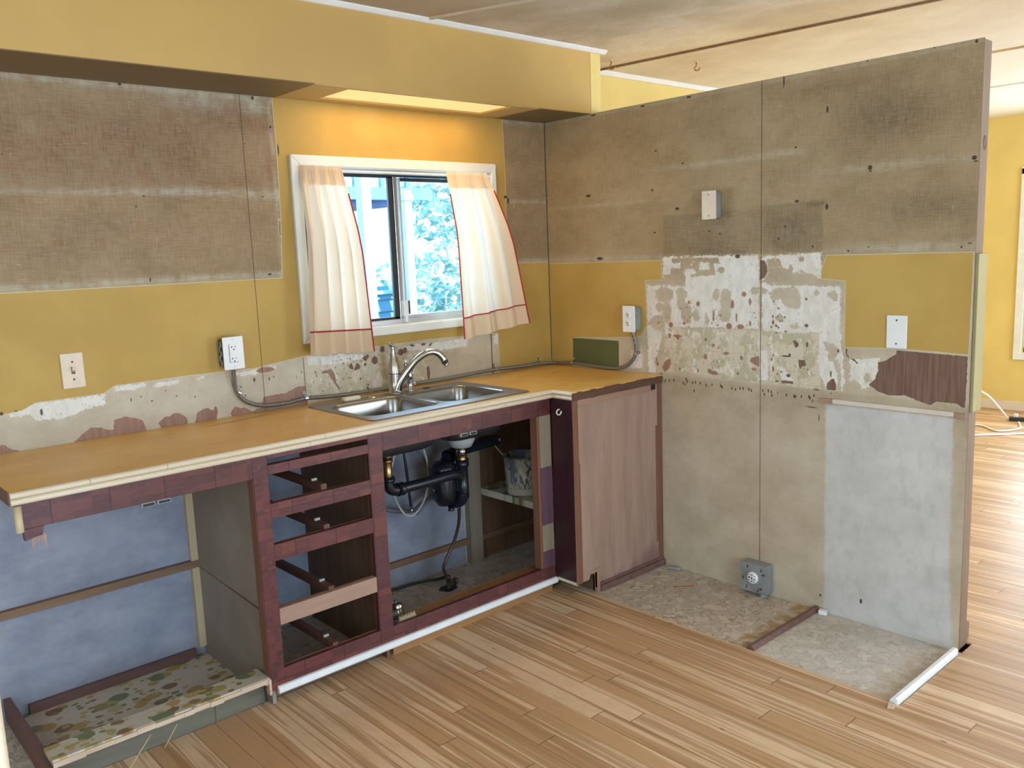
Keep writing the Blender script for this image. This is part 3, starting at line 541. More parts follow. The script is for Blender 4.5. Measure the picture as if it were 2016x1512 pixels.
# ================================================================ the room
FZ = .007                                                             # laminate lies 7 mm above the old vinyl
b = MB(); b.box(-4.3, -.507, -5.2, -.535, .0, FZ); b.box(-.507, 4.8, -5.2, -2.068, .0, FZ); b.box(.085, 4.8, -2.068, 0, .0, FZ)
floor = struct(b.build('floor', M['laminate']))
b = MB(); b.box(-4.3, .0, -.60, 0, -.03, 0); b.box(-.52, .0, -2.07, -.60, -.03, 0); b.build('vinyl_sheet', M['vinyl'], floor, 'old pebble-patterned vinyl left bare beside the stripped wall')
b = MB(); b.box(-4.5, 5, -5.4, .2, -.25, -.031); b.build('subfloor', M['brown_dark'], floor)
CZ = 2.426
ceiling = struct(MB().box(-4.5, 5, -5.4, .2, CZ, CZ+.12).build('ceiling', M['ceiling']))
def batten(name, a, bb, w, mat):
    A, B = Vector((*a, CZ-.004)), Vector((*bb, CZ-.004)); d = (B-A)/2; s = d.normalized().cross(Vector((0,0,1)))*w/2
    return MB().obox((A+B)/2, d, s, (0,0,.005), .001).build(name, mat, ceiling)
batten('ceiling_batten', (.40, -.02), (.78, -3.6), .016, M['brown_x']).name = 'ceiling_batten'
batten('ceiling_batten', (1.84, -.02), (1.95, -3.6), .012, plain('tan_batten', (.62, .44, .24), .5))
batten('ceiling_batten', (3.02, -.02), (3.2, -3.6), .010, M['white_trim'])
batten('ceiling_batten', (-.95, -.32), (-.28, -2.0), .010, plain('ceiling_seam_tape', (.60, .48, .34), .7))

# ---- wall_back: window wall (x from the kitchen's left end to the far room)
WX0, WX1, WZ0, WZ1 = -1.384, -.383, 1.197, 1.871                       # window opening
b = MB()
for x0, x1, z0, z1 in ((-4.5, WX0, -.2, CZ), (WX1, 5, -.2, CZ), (WX0, WX1, -.2, WZ0), (WX0, WX1, WZ1, CZ)): b.box(x0, x1, .002, .13, z0, z1)
wall_back = struct(b.build('wall_back', M['yellow_far']))
def grid(a, bb, d, extra=()): return np.unique(np.round(np.concatenate([np.linspace(a, bb, int(round((bb-a)/d))+1), np.array(extra)]), 5))
us = grid(-3.3, .0, .005, (WX0, WX1)); vs = np.unique(np.concatenate([grid(0, .88, .02), grid(.88, 2.16, .005, (WZ0, WZ1))]))
rng = np.random.default_rng(3)
def back_attrs(U, V):
    paint = [[(-3.3,1.431),(-1.493,1.431),(-1.478,1.69),(-1.474,1.94),(-1.478,2.2),(-.285,2.2),(-.28,1.9),(-.283,1.44),(.05,1.437),(.05,.86),(-.362,.86),(-.365,1.108),(-.77,1.117),(-1.41,1.112),(-1.646,1.087),(-1.909,1.091),(-2.172,1.088),(-2.209,1.066),(-2.426,1.065),(-2.47,1.045),(-2.532,1.040),(-3.3,1.03)]]
    gr = 1.42*np.clip((V-1.40)/.06, 0, 1); gr = gr+gauss(U, V, [(-2.25,1.95,.5,.10,.75),(-1.85,1.80,.28,.05,.7),(-1.62,2.04,.14,.05,.9),(-1.87,1.93,.12,.13,.35),(-2.5,1.85,.4,.12,.5),(-2.2,1.62,.4,.1,.35),(-1.50,1.86,.018,.12,.9)])
    gr = gr+.35*gauss(U, V, [(-.85,1.0,.35,.05,1)])*1.0
    pale = .55*np.exp(-((V-2.118)/.012)**2)+gauss(U, V, [(-1.76,2.09,.14,.03,.5),(-1.55,2.09,.05,.03,.8),(-1.8,1.765,.3,.016,.6),(-2.3,1.755,.5,.010,.35),(-1.50,1.75,.12,.02,.5),(-.15,1.74,.3,.010,.5)])+.6*np.exp(-((V-1.448)/.014)**2)
    edge = np.exp(-((U+1.492)/.010)**2)*(V > 1.42); pale = np.where(U < -1.475, pale+.5*edge, pale); pale = np.clip(pale*(V > 1.40), 0, 1)
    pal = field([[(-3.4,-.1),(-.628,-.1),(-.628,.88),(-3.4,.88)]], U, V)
    return dict(paint=field(paint, U, V), white=field(BM['white'], U, V), bare=np.maximum(field(BM['bare'], U, V), field(BM['bareE'], U, V)), dark=field(BM['darkE'], U, V),
        green=np.full(U.shape, -.05), panel=pal, smear=.8*np.clip(field([[(-1.43,.92),(-.80,.92),(-.80,1.075),(-1.43,1.07)]], U, V)/.02+.5, 0, 1), grime=gr, pale=pale, fleck=.30*np.clip(gauss(U, V, [(-1.25,1.03,.14,.09,1.3),(-1.0,1.07,.12,.05,1.5),(-.75,1.03,.2,.07,.8)]), 0, 1), rose=np.clip((-1.2-U)/.1, 0, 1))
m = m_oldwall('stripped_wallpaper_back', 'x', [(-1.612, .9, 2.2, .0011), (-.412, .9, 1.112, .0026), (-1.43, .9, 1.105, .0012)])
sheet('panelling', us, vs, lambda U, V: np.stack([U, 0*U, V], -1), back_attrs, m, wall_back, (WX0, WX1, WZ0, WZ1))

# ---- wall_right: the free-standing partition
PL = 2.051
b = MB(); b.box(.005, .078, -PL+.004, -.001, 0, 2.128); wall_right = struct(b.build('wall_right', M['stud']))
b = MB(); b.box(.0005, .006, -PL, -.001, 0, 2.130); b.build('panel_edge', M['ply_edge'], wall_right)
b = MB(); b.box(.078, .083, -PL+.008, -.001, 0, 2.12); b.build('far_panel', M['yellow_far'], wall_right)
b = MB(); b.box(.010, .086, -PL-.010, -PL+.003, .885, 1.432, .002); b.build('end_board', M['pale_green'], wall_right, 'pale green painted board on the partition end')
b = MB(); b.box(.086, .130, -PL+.012, -PL+.04, FZ, .072, .002); b.box(.084, .098, -PL+.04, -.02, FZ, .072); b.build('baseboard', M['stud'], wall_right)
b = MB(); b.tube([(.052, -PL+.0035, 1.80), (.052, -PL+.0025, 1.80)], .012, 16); k = b.build('knot', M['purple_brown'], wall_right); k.data.transform(Matrix.Translation((0, 0, -1.80))); k.data.transform(Matrix.Scale(2.0, 4, (0,0,1))); k.data.transform(Matrix.Translation((0, 0, 1.80)))
us = grid(-PL, 0, .004); vs = grid(0, 2.13, .004)
def part_attrs(U, V):
    w = field(PM['white'], U, V); tn = np.maximum(field(PM['tan'], U, V), field(PM['tanE'], U, V)); w = np.minimum(w, -tn); w = np.maximum(w, field(PM['whitein'], U, V))
    low = np.clip(field([[(-.735,.925),(-1.50,.915),(-1.50,1.135),(-.735,1.138)]], U, V)/.01+.5, 0, 1); pass
    gr = .92*np.clip((V-1.30)/.2, 0, 1)+.10
    gr = gr+gauss(U, V, [(-1.72,1.95,.20,.09,.9),(-1.9,1.60,.22,.06,.9),(-1.35,1.52,.06,.06,1.3),(-1.0,1.47,.12,.03,.6),(-1.55,2.06,.25,.02,.45),(-1.7,1.86,.15,.08,.4),(-.6,2.0,.4,.05,.2)])
    box = np.clip(field([[(-.737,1.630),(-1.498,1.632),(-1.499,1.452),(-.734,1.451)]], U, V)/.008+.5, 0, 1); gr = gr+.55*box
    gr = gr+.8*np.exp(-((V-1.638)/.007)**2)*((U < -1.0) & (U > -1.5))*np.clip((-1.0-U)/.4, .35, 1)+gauss(U, V, [(-1.47,1.637,.035,.010,1.2),(-1.13,1.462,.03,.006,1.2),(-.98,1.466,.04,.006,.8)])
    gr = gr+.35*np.exp(-((V-.905)/.007)**2)*(U < -.74)+.35*np.clip((V-.62)/.25, 0, 1)*(V < .90)
    yst = gauss(U, V, [(-1.07,.05,.09,.07,1)])
    pale = gauss(U, V, [(-1.0,1.835,.30,.012,.5),(-1.33,1.842,.10,.014,.45),(-1.75,1.752,.30,.016,.45),(-.35,1.702,.4,.008,.4),(-1.8,1.46,.3,.02,.55),(-.5,1.448,.4,.012,.5),(-1.06,.08,.0,.0,0) if False else (-1.5,.3,.02,.3,.25)])
    pale = np.where(V > 2.11, .35, pale); pale = np.clip(pale, 0, 1)*(1-box*.6)
    pal = field([[(-1.527,-.02),(-2.035,-.02),(-2.012,.30),(-2.005,.865),(-1.519,.865)]], U, V)
    fl = .30*np.clip(gauss(U, V, [(-.70,1.16,.05,.06,1.3),(-.85,1.19,.05,.09,1.3),(-1.02,1.18,.06,.06,1.3),(-1.2,1.2,.05,.08,.9),(-1.32,1.2,.05,.06,1.2),(-1.0,1.0,.25,.05,.9),(-1.4,1.0,.1,.06,.9),(-.68,.99,.03,.06,1.2)]), 0, 1)
    return dict(paint=field(PM['paint'], U, V), white=w, bare=np.maximum(field(PM['bare'], U, V), field(PM['bareE'], U, V)), dark=field(PM['darkE'], U, V), smear=low, green=field(PM['green'], U, V), panel=pal, grime=gr, pale=pale, fleck=fl,
        rose=np.clip((U+1.3)/.05, 0, 1)*(V < 1.3)*1.0)
m = m_oldwall('stripped_wallpaper_partition', 'y', [(-1.232, 0, 2.2, .0013)])
sheet('panelling', us, vs, lambda U, V: np.stack([0*U, U, V], -1)[:, :, :], part_attrs, m, wall_right)
# batten left under the torn paper
b = MB(); b.box(-.010, 0, -2.005, -1.555, .866, .883, .0015); b.build('ledge_strip', plain('pinkish_white_strip', (.68, .58, .50), .6, var=.06), wall_right, 'pinkish white painted strip')
b = MB(); b.box(-.009, 0, -1.555, -1.505, .864, .883, .001); b.box(-.009, 0, -2.045, -2.005, .862, .881, .001); b.build('bare_strip_end', M['bare_rail'], wall_right, 'bare brown wood end of the strip')
b = MB(); b.tube([(-.004, -.0015, .93), (-.004, -.0015, 2.125)], .0013, 6); b.build('corner_gap', M['slot'], wall_right)

# ---- soffit above the sink
SY, SZ = -.316, 2.130
b = MB(); b.box(-4.3, -1.31, SY, 0, SZ, CZ); b.box(-.48, 0, SY, 0, SZ, CZ); b.box(-1.31, -.48, SY, -.285, SZ, CZ); b.box(-1.31, -.48, -.07, 0, SZ, CZ); b.box(-1.31, -.48, -.285, -.07, SZ+.03, CZ)
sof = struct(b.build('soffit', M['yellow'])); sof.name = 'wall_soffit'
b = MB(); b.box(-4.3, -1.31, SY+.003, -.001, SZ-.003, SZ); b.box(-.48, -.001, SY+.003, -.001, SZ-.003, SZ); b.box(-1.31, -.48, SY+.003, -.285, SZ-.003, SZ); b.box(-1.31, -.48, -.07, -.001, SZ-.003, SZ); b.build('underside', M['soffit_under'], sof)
b = MB(); b.box(.003, .036, SY, 0, SZ+.002, CZ-.01, .001); b.box(.040, .078, SY+.004, 0, SZ+.002, CZ-.01, .001); b.build('end_trim', M['yellow_far'], sof)
b = MB(); b.box(-.0, .003, SY+.002, 0, SZ, CZ); b.build('trim_gap', M['slot'], sof)
b = MB(); b.prism([(SY, CZ), (SY-.020, CZ), (SY-.020, CZ-.006), (SY-.008, CZ-.018), (SY, CZ-.020)], 'x', -4.3, .105, .0012); struct(b.build('trim_1', M['white_trim']))
b = MB(); b.prism([(.002, CZ), (-.022, CZ), (-.022, CZ-.008), (-.010, CZ-.024), (.002, CZ-.026)], 'x', .10, 4.75, .0012); struct(b.build('trim_2', M['white_trim']))
t = thing('recessed_light', 'long lit amber light panel recessed in the soffit above the window', 'ceiling light', (-.895, -.178, SZ))
b = MB(); b.box(-1.309, -.481, -.284, -.071, SZ+.004, SZ+.008); b.build('diffuser', M['diffuser'], t)
l = bpy.data.lights.new('soffit_lamp', 'AREA'); l.shape = 'RECTANGLE'; l.size = .80; l.size_y = .19; l.energy = 3.2; l.color = (1, .66, .30)
o = bpy.data.objects.new('soffit_lamp', l); COL.objects.link(o); o.location = (-.895, -.178, SZ-.004); o.rotation_euler = (0, 0, 0)

# ---- the other walls close the room
b = MB(); b.box(-4.5, -4.3, -5.4, -3.4, -.2, CZ); b.box(-4.5, -4.3, -1.8, .2, -.2, CZ); b.box(-4.5, -4.3, -3.4, -1.8, -.2, .85); b.box(-4.5, -4.3, -3.4, -1.8, 2.05, CZ); struct(b.build('wall_left', M['yellow_far']))
b = MB()
for x0, x1, z0, z1 in ((-4.5,-3.3,-.2,CZ), (-1.3,1.0,-.2,CZ), (3.8,5,-.2,CZ), (-3.3,-1.3,2.08,CZ), (1.0,3.8,2.25,CZ), (1.0,3.8,-.2,.35)): b.box(x0, x1, -5.4, -5.2, z0, z1)
struct(b.build('wall_front', M['yellow_far']))
FX = 4.75; FY0, FY1 = -1.95, -.735
b = MB(); b.box(FX, FX+.15, -5.4, FY0, -.2, CZ); b.box(FX, FX+.15, FY1, .2, -.2, CZ); b.box(FX, FX+.15, FY0, FY1, -.2, .50); b.box(FX, FX+.15, FY0, FY1, 1.95, CZ); struct(b.build('wall_far', M['yellow_far']))
w2 = thing('window_2', None, None, (FX, -1.34, .5), kind='structure')
b = MB(); b.box(FX-.020, FX, FY1, FY1+.062, .455, 2.0, .004); b.box(FX-.020, FX, FY0-.06, FY0, .455, 2.0, .004); b.box(FX-.022, FX, FY0-.06, FY1+.062, .440, .50, .004); b.box(FX-.020, FX, FY0-.06, FY1+.062, 1.95, 2.01, .004); b.build('casing', M['white_gloss'], w2)
b = MB(); b.box(FX+.04, FX+.08, FY1-.04, FY1, .5, 1.95); b.box(FX+.04, FX+.08, FY0, FY0+.04, .5, 1.95); b.box(FX+.04, FX+.08, FY0, FY1, .5, .54); b.box(FX+.04, FX+.08, FY0, FY1, 1.91, 1.95); b.box(FX+.04, FX+.08, -1.36, -1.32, .5, 1.95); b.build('frame', M['aluminium'], w2)
b = MB(); b.box(FX+.055, FX+.059, FY0+.04, FY1-.04, .54, 1.91); b.build('pane', M['glass'], w2)
struct(MB().box(FX-.014, FX, -5.2, -.01, FZ, .085, .003).build('baseboard_far', plain('pinkish_baseboard', (.76, .66, .56), .5, var=.04)))
b = MB(); b.prism([(-.26, 2.40), (-.14, 2.40), (-.14, 2.16), (-.18, 2.13), (-.22, 2.18), (-.26, 2.20)], 'x', FX-.05, FX-.002, .004); struct(b.build('trim_3', M['white_gloss']))

# ---- window_1 over the sink
w1 = thing('window_1', None, None, (-.884, 0, WZ0), kind='structure')
b = MB()
def casing(b, poly_out, poly_in, y0, y1):
    n = 4
    for i in range(4):
        j = (i+1) % 4; o0, o1, i1, i0 = poly_out[i], poly_out[j], poly_in[j], poly_in[i]
        t = bmesh.new(); vv = [t.verts.new((p[0], y, p[1])) for y in (y0, y1) for p in (o0, o1, i1, i0)]
        for f in ((0,1,2,3),(4,7,6,5),(0,4,5,1),(1,5,6,2),(2,6,7,3),(3,7,4,0)): t.faces.new([vv[q] for q in f])
        bmesh.ops.recalc_face_normals(t, faces=t.faces[:]); bmesh.ops.bevel(t, geom=t.edges[:], offset=.004, segments=2, profile=.5, affect='EDGES'); b.merge(t)
casing(b, [(-1.428,1.160),(-.352,1.160),(-.352,1.914),(-1.428,1.914)], [(WX0,WZ0),(WX1,WZ0),(WX1,WZ1),(WX0,WZ1)], -.019, .001); b.build('casing', M['white_trim'], w1)
b = MB(); b.box(WX0, WX1, -.006, .030, WZ0-.001, WZ0+.003); b.box(WX0-.001, WX0+.002, -.006, .13, WZ0, WZ1); b.box(WX1-.002, WX1+.001, -.006, .13, WZ0, WZ1); b.box(WX0, WX1, -.006, .13, WZ1-.002, WZ1+.001); b.build('reveal', M['white_trim'], w1)
fr = MB(); fr.box(WX0, WX1, .030, .075, WZ0, WZ0+.024, .002); fr.box(WX0, WX0+.025, .030, .075, WZ0, WZ1, .002); fr.box(WX1-.025, WX1, .030, .075, WZ0, WZ1, .002); fr.box(WX0, WX1, .030, .034, WZ1-.018, WZ1-.010); fr.box(WX0, WX1, .030, .075, WZ1-.010, WZ1, .001)
fr.box(WX0, WX1, .040, .043, WZ0+.02, WZ0+.032); fr.build('outer_frame', M['aluminium'], w1)
b = MB(); b.box(WX0, WX1, .034, .062, WZ1-.026, WZ1-.018); b.build('head_track', M['dark_seal'], w1)
# sliding sash on the left, fixed light on the right
s1 = MB(); s1.box(-.938, -.914, .038, .052, WZ0+.022, WZ1-.024, .001); s1.box(WX0+.025, -.914, .038, .052, WZ0+.022, WZ0+.034, .001); s1.box(WX0+.025, -.914, .038, .052, WZ1-.032, WZ1-.024, .001); s1.box(WX0+.025, WX0+.045, .038, .052, WZ0+.022, WZ1-.024); s1 = s1.build('sliding_sash', M['dark_seal'], w1)
MB().box(WX0+.045, -.938, .043, .046, WZ0+.034, WZ1-.032).build('pane', M['glass'], s1)
b = MB(); b.box(-.913, -.894, .034, .050, WZ0+.022, WZ1-.022, .002); b.build('sash_pull', M['nickel'], s1)
s2 = MB(); s2.box(-.892, -.878, .052, .066, WZ0+.022, WZ1-.024, .002); s2.box(-.876, -.862, .050, .064, WZ0+.022, WZ1-.030, .002); s2.box(-.862, WX1-.025, .052, .066, WZ0+.022, WZ0+.036, .002); s2.box(WX1-.045, WX1-.025, .052, .066, WZ0+.022, WZ1-.024); s2 = s2.build('fixed_sash', M['aluminium'], w1)
MB().box(-.862, WX1-.045, .056, .059, WZ0+.036, WZ1-.040).build('pane', M['glass'], s2)
MB().box(-.862, WX1-.025, .050, .066, WZ1-.044, WZ1-.028).build('top_seal', M['dark_seal'], s2)
b = MB(); b.box(-.906, -.880, .014, .036, 1.232, 1.300, .002); b.box(-.898, -.886, .012, .034, 1.205, 1.235, .002); lt = b.build('latch', M['white_gloss'], s1); MB().box(-.8795, -.868, .018, .034, 1.240, 1.300, .001).build('latch_tongue', M['dark_seal'], lt)
# ---- post edge close to the camera at the far left
b = MB(); b.box(-3.10, -2.900, -1.565, -1.44, FZ, 2.0, .002); p = b.build('trim_4', plain('white_door_face_bluelit', (.62, .68, .78), .5, var=.03)); struct(p)  # white board, the blue of the daylight mixed into its colour
b = MB(); b.tube([(-2.893, -1.555, FZ), (-2.893, -1.555, 2.0)], .011, 16); b.build('rounded_edge', M['cream_wood'], p)
# ================================================================ worktop and cabinets
HC = .911; FR = -.588; FB = -.568                                      # counter height, face-frame front and back
t = thing('worktop', 'tan laminate worktop with cream bullnose edge running along the window wall', 'worktop', (-1.3, -.3, .875))
hx0, hx1, hy0, hy1 = -1.452, -.694, -.538, -.092
b = MB(); z0 = .876
b.box(-2.648, hx0, -.592, -.002, z0, HC); b.box(hx1, -.590, -.592, -.002, z0, HC); b.box(hx0, hx1, -.592, hy0, z0, HC); b.box(hx0, hx1, hy1, -.002, z0, HC); b.box(-.590, -.002, -.716, -.002, z0, HC)
b.build('top', M['counter'], t)
def bull(b, x0, x1, y, zc, r): # half-round strip along x
    b.prism([(y+.004, zc-r), (y-.004, zc-r), (y-.010, zc-r*.6), (y-.0125, zc), (y-.010, zc+r*.6), (y-.004, zc+r), (y+.004, zc+r)], 'x', x0, x1, .0008)
b = MB(); xs = [-2.650, -2.447, -2.228, -1.692, -1.02, -.598]
for i in range(5): bull(b, xs[i]+.0006, xs[i+1]-.0006, -.592, .9025, .0088)
b.build('upper_bullnose', M['cream_wood'], t)
b = MB(); xs = [-2.650, -1.75, -.87, -.598]
for i in range(3): bull(b, xs[i]+.0006, xs[i+1]-.0006, -.592, .8842, .0088)
b.build('lower_bullnose', M['cream_wood'], t)
for nm, zc in (('upper_bullnose', .9025), ('lower_bullnose', .8842)):
    b = MB(); r = .0088
    for y0, y1 in ((-.628, -.598), (-.716, -.629)) if zc > .89 else ((-.716, -.598),):
        b.prism([(-.586, zc-r), (-.594, zc-r), (-.600, zc-r*.6), (-.6025, zc), (-.600, zc+r*.6), (-.594, zc+r), (-.586, zc+r)], 'y', y0+.0005, y1-.0005, .0008)
    b.build(nm, M['cream_wood'], t)
b = MB(); random.seed(4); x = -.598
while x < -.004:
    w = random.uniform(.02, .07); x1 = min(x+w, -.002); b.box(x, x1, -.722-random.uniform(0, .003), -.7155, .874+random.uniform(-.002, .003), .908+random.uniform(-.003, .002), .001); x = x1
b.build('worn_end_edge', M['worn_edge'], t, 'worn dark brown bare edge')
b = MB(); b.prism([(-.592, .876), (-.592, HC), (-.002, HC), (-.002, .876)], 'x', -2.653, -2.648); b.build('left_end', M['purple_brown'], t)

def frame_piece(b, x0, x1, z0, z1): b.box(x0, x1, FR, FB, z0, z1, .0012)
# ---- open cabinet on the left
t = thing('open_cabinet', 'open left cabinet bay with floral-lined floor and broken front stile', 'cabinet', (-2.28, -.3, 0))
b = MB(); frame_piece(b, -2.625, -1.956, .803, .874); b.build('apron', M['block'], t)
b = MB(); b.prism([(-2.625,.803),(-2.625,.770),(-2.612,.772),(-2.598,.776),(-2.580,.778),(-2.574,.803)], 'y', FR, FB, .001); ap = b.build('broken_stile', M['block'], t)
b = MB(); random.seed(11)
for i in range(11):
    x = -2.606+i*.0035; L = random.uniform(.02, .055); q = random.uniform(-.012, .006) if i < 5 else random.uniform(-.002, .006)
    b.add([(x-.0014, FR+.006, .779), (x+.0014, FR+.006, .779), (x+.0010+q, FR+.004, .779-L), (x, FR+.010, .779)], [(0,1,2),(1,3,2),(3,0,2),(0,3,1)])
b.build('splinter', M['debris'], ap, 'torn pale wood splinters')
b = MB(); b.tube([(-2.634, FR-.002, .798), (-2.634, FR-.002, .873)], .0105, 14); b.build('end_bullnose', M['cream_wood_z'], t)
for x in (-2.290, -2.243):
    k = MB(); k.box(x-.020, x+.020, FR+.002, FR+.016, .790, .803, .001); k = k.build('door_catch', M['galv'], t); c = MB(); c.box(x-.016, x+.017, FR-.0005, FR+.0025, .7925, .8000); c.build('catch_slot', M['slot'], k)
b = MB(); b.box(-1.945, -1.932, -.566, -.004, .0, .874); b.build('side_panel', M['sidepanel'], t)
b = MB(); b.tube([(-1.9465, -.56, .335), (-1.9465, -.02, .362)], .0022, 6); b.build('panel_joint', M['purple_brown'], t)
b = MB(); b.box(-1.972, -1.945, -.022, -.001, .385, .873, .001); b.box(-1.972, -1.945, -.022, -.001, .04, .36, .001); b.build('corner_batten', M['cream_wood_z'], t)
b = MB(); b.box(-2.72, -1.932, -.026, -.001, .360, .388, .0015); b.build('back_rail', M['brown_x'], t)
b = MB(); b.box(-2.565, -1.985, -.020, -.001, .004, .040, .0015); b.build('bottom_rail', wood('dark_reddish_rail', (.10,.05,.045), (.17,.09,.08), 'x'), t)
b = MB(); b.box(-2.612, -1.945, -.49, -.001, .001, .006); b.build('floor_lining', M['floral'], t)
b = MB(); b.prism([(-.490, .098), (-.486, .114), (-.584, .116), (-.584, .098)], 'x', -2.628, -1.958, .0015); b.build('front_ledge', M['floral'], t)
b = MB(); random.seed(2); x = -2.628
while x < -1.962:
    x1 = min(x+random.uniform(.03, .09), -1.960); b.box(x, x1, -.592+random.uniform(0, .003), -.583, .096+random.uniform(-.004, .003), .113+random.uniform(-.004, .002), .001); x = x1
b.build('chipped_edge', M['chip_edge'], t)
b = MB(); b.box(-2.60, -1.958, -.532, -.520, FZ, .098); b.box(-2.132, -2.126, -.535, -.532, FZ, .098); b.build('kick_board', M['grey_kick'], t)
b = MB(); b.box(-2.636, -2.614, -.70, -.004, 0.008, .085, .001); b.build('base_board', M['purple_brown'], t)
b = MB(); b.box(-1.966, -1.957, -.594, -.57, .056, .112, .001); b.build('joint_strip', M['chip_edge'], t)

# ---- drawer cabinet
t = thing('drawer_cabinet', 'dark red cabinet frame with four empty drawer openings', 'cabinet', (-1.70, -.3, 0))
b = MB(); frame_piece(b, -1.956, -1.904, .066, .874); b.build('stile', M['block_rail'], t)
b = MB(); frame_piece(b, -1.517, -1.457, .066, .874); b.build('stile', M['block_rail'], t)
b = MB(); frame_piece(b, -1.904, -1.517, .860, .874); b.build('rail', M['block_rail'], t)
for z0, z1, mt in ((.807, .840, 'block_rail'), (.657, .709, 'block_rail'), (.511, .567, 'block_rail'), (.285, .343, 'bare_rail'), (.075, .132, 'block_rail')):
    b = MB(); frame_piece(b, -1.904, -1.517, z0, z1); k = b.build('rail', M[mt], t)
    if mt == 'bare_rail': k['label'] = 'bare pinkish wood rail'
    b = MB(); b.box(-1.904, -1.517, FB, FB+.012, z0, z1-.002); b.build('rail_backing', M['orange_wood'], k)
b = MB(); b.box(-1.958, -1.952, FR+.004, -.545, .066, .80); b.build('stile_edge', M['red_strip'], t)
b = MB(); b.box(-1.480, -1.466, -.566, -.004, .0, .874); b.build('side_panel', M['brown_dark'], t)
b = MB(); b.box(-1.498, -1.480, -.56, -.535, .075, .874); b.build('corner_block', M['orange_wood'], t)
for z in (.712, .566, .338, .126):
    k = MB(); k.box(-1.703, -1.680, -.566, -.004, z-.012, z+.016, .0015); k = k.build('drawer_runner', M['brown_y'], t)
    c = MB(); c.box(-1.700, -1.680, -.50, -.492, z+.016, z+.024); c.build('runner_stop', M['pale_hose'], k)

# ---- sink cabinet
t = thing('sink_cabinet', 'dark red doorless cabinet frame under the sink', 'cabinet', (-1.03, -.3, 0))
b = MB(); frame_piece(b, -1.457, -.602, .805, .874); b.build('apron', M['block'], t)
b = MB(); frame_piece(b, -1.457, -.602, .075, .130); b.build('bottom_rail', M['block_rail'], t)
b = MB(); b.box(-.668, -.602, FR, FB, .130, .805, .001); st = b.build('stile', M['bare_z'], t, 'patchy bare wood right-hand stile')
mm = wood('purple_stained_wood', (.07,.028,.05), (.14,.07,.10), 'z')
for z0, z1 in ((.325, .580), (.131, .207)): MB().box(-.6685, -.6015, FR-.0008, FR+.002, z0, z1).build('stile_patch', mm, st, 'purple stained patch')
b = MB(); b.box(-.682, -.667, FR+.003, -.545, .130, .805, .001); b.build('stile_edge', M['red_strip'], t)
b = MB(); b.box(-1.45, -.60, -.566, -.475, .0, .110, .001); b.build('floor_cleat', M['orange_wood'], t)
b = MB(); b.box(-1.45, -.002, -.022, -.001, .098, .126, .001); b.build('back_rail', M['brown_x'], t)
b = MB(); b.box(-.628, -.553, -.040, -.001, .0, .874, .001); b.build('back_post', M['bare_z'], t)
b = MB(); b.box(-.553, -.002, -.008, -.001, .0, .874); b.box(-.553, -.49, -.014, -.008, 0, .874); b.build('back_panel', M['brown_dark'], t)
b = MB(); b.box(-.553, -.012, -.585, -.016, .336, .368, .001); b.build('shelf', M['floral'], t)
for x in (-1.073, -1.027):
    k = MB(); k.box(x-.018, x+.018, FR+.002, FR+.016, .790, .804, .001); k = k.build('door_catch', M['galv'], t); c = MB(); c.box(x-.013, x+.013, FR-.0005, FR+.0025, .7925, .8010); c.build('catch_slot', M['slot'], k)

# ---- corner cabinet end
t = thing('corner_cabinet', 'corner cabinet end with a bare pink plywood side and dark maroon return', 'cabinet', (-.30, -.65, 0))
b = MB(); b.box(-.597, -.583, -.714, FR-.001, .078, .874, .001); b.build('return_panel', M['dark_red'], t)
b = MB(); b.prism([(-.583,.070),(-.583,.874),(-.004,.874),(-.004,.020),(-.470,.020),(-.470,.092),(-.510,.092),(-.520,.070)], 'y', -.714, -.704); b.build('end_panel', M['endpanel'], t)
b = MB(); b.box(-.598, -.566, -.718, -.713, .600, .874, .001); b.box(-.598, -.572, -.7165, -.713, .068, .600, .001); b.box(-.572, -.558, -.7155, -.713, .068, .60, .001); b.build('edge_strip', M['red_strip'], t)
b = MB(); b.box(-.564, -.05, -.716, -.713, .842, .874, .001); b.build('top_strip', M['bare_rail'], t)
b = MB(); b.box(-.034, -.004, -.7175, -.713, .03, .874, .001); b.box(-.048, -.034, -.7165, -.713, .12, .68, .001); b.build('edge_strip', M['red_strip'], t)
b = MB(); b.box(-.080, -.050, -.7195, -.713, .850, .874, .002); b.build('corner_clip', M['slot'], t)
b = MB(); b.prism([(-.470,.001),(-.470,.094),(-.520,.094),(-.520,.110),(-.452,.110),(-.452,.001)], 'y', -.718, -.690, .001); b.build('toe_notch', M['bare_rail'], t)
b = MB(); b.box(-.455, -.003, -.732, -.714, .001, .028, .003); b.box(-.455, -.003, -.722, -.714, .028, .040, .002); b.build('base_mould', M['purple_brown'], t)
b = MB(); b.box(-.470, -.455, -.70, -.55, .001, .075); b.build('toe_board', M['brown_dark'], t)
b = MB(); b.box(-.598, -.586, -.714, -.60, .064, .078, .002); b.build('bottom_trim', M['cream_wood'], t)

# white toe trim below the frames
b = MB(); b.prism([(FR, .078), (FR-.010, .077), (FR-.016, .070), (FR-.017, .058), (FR-.012, .052), (FR, .052)], 'x', -1.936, -.600, .001)
struct(b.build('trim_5', M['white_gloss']))
MB().box(-1.455, -.603, -.53, -.52, 0.001, .075).build('toe_kick', M['brown_dark'], bpy.data.objects['sink_cabinet'])
MB().box(-1.93, -1.462, -.53, -.52, 0.001, .075).build('toe_kick', M['brown_dark'], bpy.data.objects['drawer_cabinet'])

